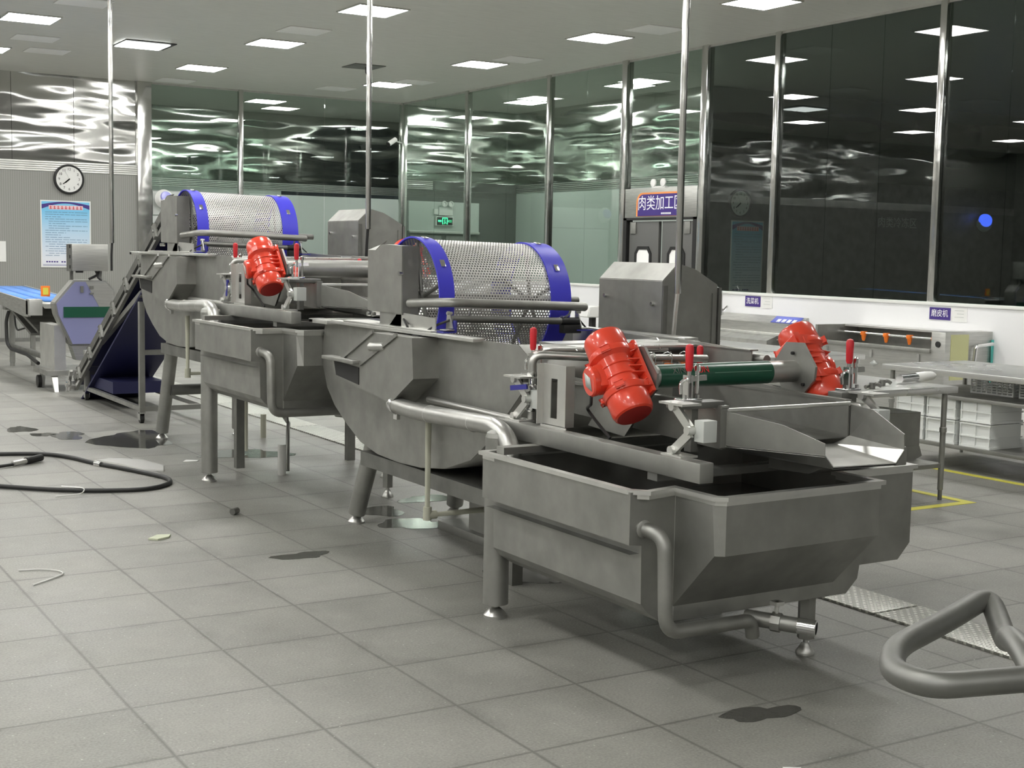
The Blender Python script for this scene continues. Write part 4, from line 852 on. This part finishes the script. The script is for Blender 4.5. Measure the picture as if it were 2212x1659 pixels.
# ================================================================ RIGHT SIDE EQUIPMENT
def wall_sign(y, z, txt, label):
    t = thing('machine_sign', label, 'sign', (XR - .065, y, z))
    MB().box(XR - .068, XR - .061, y - .02, y + .26, z - .065, z + .065).build('sign_board', 'purple', t)
    text(txt, .085, (XR - .071, y + .12, z), (0, -1, 0), (0, 0, 1), 'signwhite', 'sign_text', t, sx=.9)
    k = MB().box(XR - .066, XR - .061, y - .24, y - .04, z - .075, z + .075).build('info_card', 'paper', t)
    b = MB()
    for i in range(3): b.box(XR - .068, XR - .066, y - .2, y - .08 - .03 * (i % 2), z + .04 - i * .035, z + .046 - i * .035)
    b.build('card_text', 'label', t)
wall_sign(12.77, 1.045, '洗菜机', 'purple wall sign with three characters behind the washing unit, left of the two')
wall_sign(9.78, 1.035, '磨皮机', 'purple wall sign with three characters above the peeling machine, right of the two')
t = thing('washing_unit', 'long steel washing unit with sloped top and blue control label by the white wall', 'washing machine', (11.0, 12.8, 0))
ya = 11.88
MB().prism([(11.24, .80), (11.36, .885), (11.385, .885), (11.385, .1), (11.24, .1)], 'Y', ya, 13.9).build('unit_body', 'steel_brush', t, angle=0)
MB().box(11.16, 11.24, ya + .05, 13.9, .655, .685, .004).box(11.16, 11.24, ya + .05, 13.9, .60, .615, .004).build('unit_ledge', 'steel_lite', t)
MB().prism([(11.24, .68), (11.0, .60), (11.0, .10), (11.24, .10)], 'Y', ya + .3, 13.9).build('lower_body', 'steel', t, angle=0)
MB().box(10.3, 11.0, 11.9, 13.9, .50, .54, .004).build('work_shelf', 'table_top', t)
for y in (12.0, 12.9, 13.8): MB().box(10.36, 10.41, y - .025, y + .025, 0, .50).build('leg', 'steel', t)
MB().mesh([(11.247, 11.93, .811), (11.352, 11.93, .885), (11.352, 12.40, .885), (11.247, 12.40, .811)], [(0, 1, 2, 3)]).build('control_label', 'bluelabel', t, solid=.003)
b = MB()
for i in range(4): b.mesh([(11.252, 11.98 + i * .09, .820), (11.30, 11.98 + i * .09, .854), (11.30, 12.04 + i * .09, .854), (11.252, 12.04 + i * .09, .820)], [(0, 1, 2, 3)])
b.build('label_symbols', 'signwhite', t, solid=.002)
MB().box(11.23, 11.245, 11.89, 12.02, .50, .58).build('socket_plate', 'cream', t)
t = thing('wall_tap', 'tall chrome gooseneck tap standing on the washing unit', 'tap', (11.31, 13.40, .85))
MB().tube([(11.31, 13.40, .86), (11.31, 13.40, 1.16), (11.27, 13.47, 1.22), (11.22, 13.58, 1.19), (11.20, 13.62, 1.12)], .012, .06, 10).build('tap_spout', 'chrome', t)
MB().cyl((11.31, 13.40, .85), (11.31, 13.40, .93), .026).bar((11.31, 13.36, .91), (11.31, 13.28, .97), .02, .02).build('tap_body', 'chrome', t)
# peeling machine
t = thing('peeling_machine', 'long steel peeling trough with orange nozzles along the white wall', 'peeling machine', (11.0, 10.4, 0))
yl, yr = 11.02, 9.38
MB().box(10.70, 11.36, yr, yl, .0, .56).build('machine_base', 'steel_brush', t)
MB().box(10.70, 10.73, yr, yl, .56, .70).build('front_panel', 'steel_brush', t)
MB().box(10.66, 10.72, yr, yl, .665, .705, .004).build('front_rail', 'steel', t)
MB().box(10.70, 11.38, yl, yl + .035, .0, .865).build('end_plate', 'steel', t)
MB().box(11.33, 11.38, yr, yl, .56, .86).build('back_plate', 'steel_dark', t)
MB().box(11.12, 11.38, yr, yl, .845, .865).build('hood', 'steel_lite', t)
MB().box(10.68, 11.385, 9.20, yr, .0, .885, .005).build('drive_cabinet', 'steel_brush', t)
MB().box(10.76, 11.02, 9.194, 9.20, .40, .86).build('cabinet_film', 'beige', t)
MB().cyl((10.67, 9.29, .76), (10.68, 9.29, .76), .03).build('dark_hole_disc', 'dark', t)  # solid dark disc; the hole's shade is only its colour
MB().tube([(11.08, 9.18, .45), (11.08, 9.15, .74), (11.33, 9.15, .76)], .02, .03, 10).build('cabinet_handle', 'chrome', t)
MB().box(11.36, 11.385, 9.18, 9.195, .35, .80).build('door_edge', 'teal', t)
sb = MB().cyl((11.05, yr, .785), (11.05, yl, .785), .012).build('spray_bar', 'chrome', t)
for y in (10.66, 10.33, 10.0, 9.66): MB().box(11.02, 11.08, y - .025, y + .025, .765, .805, .006).lathe([(.028, 0), (.02, .05), (.012, .07)], (11.05, y, .77), (0, 0, -1), 12).build('spray_nozzle', 'orange', sb)
for y in (10.85, 10.2, 9.55): MB().box(10.685, 10.70, y - .015, y + .015, .56, .64).build('latch', 'chrome', t)
MB().mesh([(10.698, 10.22, .50), (10.698, 10.16, .465), (10.698, 10.10, .50), (10.698, 10.16, .535)], [(0, 1, 2, 3)]).build('diamond_badge', 'label', t, solid=.003)
# tables
def table(x0, x1, y0, y1, zt, label, shelf=None, legs=True, mids=()):
    t = thing('work_table', label, 'table', ((x0 + x1) / 2, (y0 + y1) / 2, 0), 'stainless work tables')
    MB().box(x0, x1, y0, y1, zt - .045, zt, .004).build('table_top', 'table_top', t)
    for x in (x0 + .06, x1 - .06):
        for y in (y0 + .06, y1 - .06):
            l = MB().cyl((x, y, .07), (x, y, zt - .045), .019, seg=16).lathe([(.024, 0), (.024, .03), (.019, .034)], (x, y, .46), (0, 0, 1), 16).build('leg', 'steel', t); MB().cyl((x, y, 0), (x, y, .075), .014, seg=12).build('leg_foot', 'steel_dark', l)
    for zs in (shelf or ()): MB().box(x0 + .05, x1 - .05, y0 + .05, y1 - .05, zs - .03, zs, .003).build('shelf', 'steel', t)
    return t
table(7.3, 8.74, 8.40, 10.7, .77, 'steel work table farthest from the camera, in front of the washing unit')
table(8.12, 9.1, 4.6, 7.62, .77, 'long steel work table at the right edge with white crates on its shelf', (.20, .575))
t3 = table(6.32, 7.15, 6.03, 7.6, .77, 'small steel work table behind the near chute, with metal parts on it', (.25,))
tb = thing('steel_box', 'grey sheet steel box under the small work table', 'box', (6.95, 6.5, .26))
MB().box(6.75, 7.05, 6.25, 6.75, .35, .58, .004).prism([(6.72, .28), (6.80, .25), (7.0, .25), (7.08, .28), (7.05, .35), (6.75, .35)], 'Y', 6.25, 6.75).build('box_body', 'steel', tb, angle=0); MB().box(6.744, 6.75, 6.35, 6.65, .50, .55).build('dark_slot_plate', 'dark', tb)  # slot is a dark plate, shade inside painted as colour
# crates on the long table's shelf
proto = None; cl = 'white plastic crates under the long table'
spec = []
for i, (yy, n_) in enumerate(((7.38, 'left'), (7.07, 'middle'), (6.74, 'right'))):
    for k in range(2): spec.append((yy, .20 + k * .19, '%s stack of white crates under the long table, %s crate' % (n_, ('bottom', 'top')[k])))
def crate(x, y, z, label):
    t = thing('plastic_crate', label, 'crate', (x, y, z), cl); D, L, H = .36, .285, .185
    b = MB(); w_ = .012; b.box(x, x + D, y - L / 2, y + L / 2, z + .01, z + .02)
    b.box(x + w_, x + D - w_, y - L / 2 + .006, y - L / 2 + .012, z, z + H).box(x + w_, x + D - w_, y + L / 2 - .012, y + L / 2 - .006, z, z + H).box(x + .006, x + .012, y - L / 2 + .01, y + L / 2 - .01, z, z + H).box(x + D - .012, x + D - .006, y - L / 2 + .01, y + L / 2 - .01, z, z + H)
    b.build('crate_wall', 'white_crate', t)
    b = MB()
    for zz in (z, z + H * .42, z + H - .014): b.box(x - .004, x + D + .004, y - L / 2, y + L / 2, zz, zz + .01)
    for q in (-.48, -.02, .46): b.box(x - .003, x + .006, y + q * L, y + q * L + .01, z, z + H - .012)
    b.build('crate_ribs', 'white_crate', t); return t
for yy, zz, lab in spec:
    if proto is None: proto = crate(8.2, yy, zz, lab); p0 = (yy, zz)
    else: copy_thing(proto, (0, yy - p0[0], zz - p0[1]), lab)
def basket(x, y, z, label):
    t = thing('slotted_basket', label, 'crate', (x, y, z), 'slotted white baskets under the long table'); b = MB(); L, D, H = .40, .30, .11
    for k in range(6):
        zz = z + .004 + k * .02; b.box(x, x + .006, y - L / 2, y + L / 2, zz, zz + .009).box(x, x + D, y - L / 2, y - L / 2 + .006, zz, zz + .009).box(x, x + D, y + L / 2 - .006, y + L / 2, zz, zz + .009).box(x + D - .006, x + D, y - L / 2, y + L / 2, zz, zz + .009)
    for k in range(9):
        q = y - L / 2 + k * (L - .012) / 8; b.box(x - .001, x + .008, q, q + .012, z, z + H); b.box(x + D - .008, x + D, q, q + .012, z, z + H)
    for k in range(6):
        q = x + k * (D - .012) / 5; b.box(q, q + .012, y - L / 2 - .001, y - L / 2 + .007, z, z + H); b.box(q, q + .012, y + L / 2 - .007, y + L / 2, z, z + H)
    b.box(x, x + D, y - L / 2, y + L / 2, z, z + .005); b.build('basket_body', 'white_crate', t)
basket(8.5, 6.85, .577, 'white slotted basket on the upper shelf under the long table, left one'); basket(8.5, 6.40, .577, 'white slotted basket on the upper shelf under the long table, right one')
# things on the small table
t = thing('mixer_rod', 'chrome and white cylindrical tool lying on the small steel table', 'tool', (6.95, 6.35, .77))
MB().lathe([(.026, 0), (.026, .20), (.032, .21), (.034, .30), (.03, .40), (.02, .43), (0, .435)], (6.90, 6.30, .806), (1, .22, 0), 18).build('tool_body', 'white', t); MB().lathe([(.0275, -.02), (.0275, .19)], (6.90, 6.30, .806), (1, .22, 0), 18).build('tool_shaft', 'chrome', t)
for x, y, l in ((6.45, 6.13, 'small dark clamp part on the small table, nearest its front corner'), (6.68, 6.26, 'small dark clamp part on the small table, beside the chrome tool')):
    t = thing('clamp_part', l, 'metal part', (x, y, .77)); MB().tube([(x - .06, y, .785), (x, y + .02, .79), (x + .05, y, .80), (x + .07, y - .01, .785)], .012, .02, 8).cyl((x, y, .772), (x, y, .81), .02).build('part_body', 'steel_dark', t)
# scale seen behind the drum
t = thing('bench_scale', 'white digital bench scale display on a black stand behind the near drum', 'scale', (9.6, 14.0, 0))
sx_, sy_ = 8.92, 12.72
OFF[t.name] = V(sx_, sy_, 0); t.location = (sx_, sy_, 0)
MB().box(sx_ - .2, sx_ + .2, sy_ - .2, sy_ + .2, 0.02, .10, .01).build('scale_platform', 'steel', t); MB().box(sx_ - .03, sx_ + .03, sy_ + .12, sy_ + .18, .1, .88).build('scale_post', 'black', t)
b = MB().prism([(sx_ - .16, .87), (sx_ + .16, .87), (sx_ + .15, .93), (sx_ + .03, 1.0), (sx_ - .13, .99)], 'Y', sy_ + .02, sy_ + .26, .01).build('scale_display', 'white', t)

# ================================================================ FLOOR THINGS
b = MB(); L = 1.0; y = 1.2
t = thing('drain_cover', 'long dimpled steel drain cover strip running behind the machines', 'drain cover', (4.635, 9, 0))
while y < 20:
    MB().box(4.49, 4.78, y, y + L - .012, .0, .012, .002).build('cover_plate', 'grate', t); y += L
yl_ = 'yellow floor line'
def fline(pts, label): tag(MB().strip(pts, .07, .0, .0025).build('floor_line', 'yellow'), label, 'floor marking', 'yellow floor lines')
fline([(6.2, 5.94), (7.2, 5.94), (7.2, 8.4)], 'yellow floor line turning a corner around the small work table')
fline([(8.14, 9.5), (8.14, 3.0)], 'yellow floor line along the front of the long work table')
fline([(9.2, 9.5), (9.2, 3.0)], 'yellow floor line behind the long work table')
# hose
t = thing('black_hose', 'black hose lying in a loop on the floor at the left', 'hose', (2.3, 9.4, 0))
hp = [(1.2, 10.75), (1.91, 10.546), (2.22, 10.43), (2.36, 10.15), (2.42, 9.85), (2.56, 9.5), (2.667, 9.18), (2.72, 8.98), (2.69, 8.80), (2.56, 8.66), (2.42, 8.62), (2.15, 8.70), (1.9, 8.87), (1.65, 9.13), (1.2, 9.6)]
MB().tube([(x, y, .016) for x, y in hp], .015, .2, 10).build('hose_tube', 'black', t)
MB().cyl((2.435, 9.80, .017), (2.46, 9.73, .017), .021, seg=14).build('hose_joint', 'chrome', t)
t = thing('spray_gun', 'black and steel spray gun on a hose end lying inside the hose loop', 'spray gun', (2.0, 10.1, 0))
MB().tube([(1.3, 10.0, .014), (1.75, 9.93, .014), (1.9, 10.0, .016)], .012, .1, 8).build('hose_end', 'black', t); MB().cyl((1.9, 10.0, .02), (2.0, 10.06, .025), .02, seg=12).build('gun_coupling', 'steel_lite', t); MB().cyl((2.0, 10.06, .026), (2.13, 10.16, .03), .026, seg=12).build('gun_grip', 'black', t)
def scrap(name, pts, label, cat, m, h=.004):
    tag(MB().prism(pts, 'Z', .001, .001 + h).build(name, m), label, cat)
scrap('plastic_sheet', [(2.50, 10.0), (2.60, 10.05), (2.80, 9.9), (2.86, 9.55), (2.80, 9.35), (2.68, 9.45), (2.60, 9.75)], 'crumpled clear plastic sheet on the floor beside the hose', 'plastic sheet', 'film', .01)
scrap('leaf_scrap', [(2.06, 7.17), (2.13, 7.24), (2.20, 7.22), (2.17, 7.16), (2.10, 7.13)], 'pale green leaf scrap on the floor left of the near drum', 'scrap', 'leaf', .01)
scrap('scrap', [(2.85, 3.0), (2.87, 3.03), (2.92, 3.0), (2.89, 2.98)], 'small pale scrap on the floor below the near tank', 'scrap', 'paper')
scrap('scrap', [(3.05, 9.7), (3.10, 9.78), (3.18, 9.72), (3.15, 9.68)], 'pale scrap on the floor between the drum legs', 'scrap', 'paper')
t = tag(MB().tube([(2.70, 7.63, .02), (2.74, 7.66, .022)], .02, 0, 12).build('pipe_stub', 'steel_dark'), 'tiny dark pipe stub lying alone on the floor', 'pipe')
t = tag(MB().tube([(1.30, 6.75, .005), (1.42, 6.72, .006), (1.50, 6.6, .006), (1.40, 6.5, .006), (1.3, 6.42, .006)], .004, .08, 6).build('cable_tie', 'film'), 'white thread lying on the floor at the left', 'thread')
t = tag(MB().tube([(1.98, 8.85, .034), (2.10, 8.72, .036), (2.05, 8.60, .02), (1.90, 8.66, .006)], .004, .05, 6).build('cable_tie', 'film'), 'white thread lying across the hose', 'thread')
# floor pipes by the far machine
t = thing('drain_pipe', 'cream plastic drain pipe running from the near drum to the pump cabinet', 'pipe', (3.4, 5.98, .2))
MB().tube([(3.15, 5.98, .76), (3.15, 5.98, .257), (3.655, 5.98, .257)], .0165, 0, 14).build('pipe_run', 'cream', t)
for p, q in (((3.15, 5.98, .232), (3.15, 5.98, .30)), ((3.15, 5.98, .257), (3.20, 5.98, .257))): MB().cyl(p, q, .022, seg=16).build('pipe_elbow', 'cream', t)
t = thing('drain_pipe', 'cream plastic drain pipe from the far drum down to the floor', 'pipe', (3.5, 9.92, 0))
MB().tube([(3.16, 9.92, 1.08), (3.16, 9.92, .64), (3.62, 9.92, .64), (3.62, 9.92, .02)], .0175, 0, 14).build('pipe_run', 'cream', t)
MB().cyl((3.16, 9.92, .61), (3.16, 9.92, .68), .023).build('pipe_elbow', 'cream', t)
t = thing('pump_box', 'grey steel pump cabinet on a low base under the near drum', 'pump', (3.9, 6.1, 0))
MB().box(3.62, 4.16, 5.2, 6.74, .0, .05, .004).build('base_plate', 'steel', t)
MB().prism([(6.45, .05), (6.45, .31), (6.38, .365), (5.65, .365), (5.60, .05)], 'X', 3.66, 4.14, .004).build('pump_cover', 'steel', t)
MB().tube([(3.74, 6.86, .47), (3.73, 6.80, .33), (3.72, 6.5, .30)], .03, .1, 14).build('pump_elbow', 'steel_lite', t)
b = MB()
for k in range(4): b.cyl((3.70, 6.40 - k * .05, .39 + .006 * (k % 2)), (3.77, 6.40 - k * .05, .395), .019 + .004 * (k % 2), seg=8)
b.bar((3.735, 6.42, .38), (3.735, 6.22, .38), .03, .02).build('pipe_fittings', 'chrome', t)
t = tag(MB().cyl((4.06, 10.70, 0), (4.06, 10.70, .20), .024).build('floor_pipe_stub', 'cream'), 'short white vertical pipe stub standing on the floor under the far tank', 'pipe')
t = thing('drain_hose', 'thin grey pipe running down from the far tank to the floor', 'pipe', (3.55, 9.1, 0))
MB().tube([(4.0, 10.2, .30), (3.63, 9.06, .34), (3.60, 9.0, .30), (3.56, 8.90, .02)], .014, .04, 10).tube([(3.62, 9.1, .50), (3.62, 9.06, .35)], .012).build('pipe_run', 'steel_dark', t)
t = tag(MB().cyl((3.50, 8.86, 0), (3.50, 8.86, .22), .03).build('floor_pipe_stub', 'film'), 'short translucent pipe stub beside the thin drain pipe', 'pipe')
# puddles
def puddle(x, y, rx, ry, label, seed, rot=0.):
    random.seed(seed); n_ = 26; ph = [random.random() * 6 for _ in range(4)]
    P_ = []
    for k in range(n_):
        a = 2 * PI * k / n_; q = 1 + .22 * math.sin(2 * a + ph[0]) + .14 * math.sin(3 * a + ph[1]) + .09 * math.sin(5 * a + ph[2]) + .05 * math.sin(8 * a + ph[3])
        u_, v_ = rx * q * math.cos(a), ry * q * math.sin(a); P_.append((x + u_ * math.cos(rot) - v_ * math.sin(rot), y + u_ * math.sin(rot) + v_ * math.cos(rot)))
    tag(MB().prism(P_, 'Z', .0002, .0018).build('water_puddle', 'wet', angle=0), label, 'puddle', 'water puddles on the tiles')
for a in ((3.05, 11.0, .28, .55, 'wide dark puddle around the far drum leg', 1), (2.62, 11.45, .14, .22, 'dark puddle left of the far drum leg', 2), (2.35, 12.0, .10, .22, 'small dark puddle behind the hose loop, leftmost', 3), (2.45, 11.6, .09, .12, 'small dark puddle between the hose and the wide puddle', 4),
          (3.55, 6.93, .20, .15, 'shiny round puddle under the cream drain pipe', 5), (3.55, 7.35, .16, .13, 'shiny puddle behind the near drum leg', 6), (3.60, 5.55, .28, .22, 'shiny puddle under the near tank beside its round leg', 7), (2.66, 6.45, .13, .08, 'small damp puddle on the open floor left of the near tank', 8), (3.15, 3.45, .14, .07, 'small dark puddle in front of the near tank', 9), (3.6, 9.9, .3, .25, 'damp puddle under the far tank', 12), (4.0, 7.6, .16, .13, 'shiny puddle beside the drain cover', 13)):
    puddle(*a)
# handle of a trolley at the lower right
t = thing('trolley_handle', 'bent grey tube handle of a trolley at the lower right corner', 'trolley handle', (1.9, 1.6, 0))
MB().tube([(1.86, 1.33, .76), (1.99, 1.49, .9), (2.05, 1.585, .915), (2.13, 1.65, .87), (2.26, 1.80, .915), (2.08, 1.74, .905), (1.83, 1.66, .9), (1.72, 1.56, .9), (1.72, 1.475, .9), (1.99, 1.40, .9)], .0225, .075, 20).build('handle_tube', 'steel_dark', t)
MB().cyl((1.93, 1.415, .10), (1.93, 1.415, .885), .014).box(1.86, 2.1, 1.2, 1.5, .10, .13, .004).build('trolley_post', 'steel_dark', t)
for x, y in ((1.88, 1.22), (2.07, 1.22), (1.9, 1.47), (2.07, 1.47)): MB().cyl((x - .012, y, .05), (x + .012, y, .05), .05, seg=18).build('trolley_wheel', 'black', t)
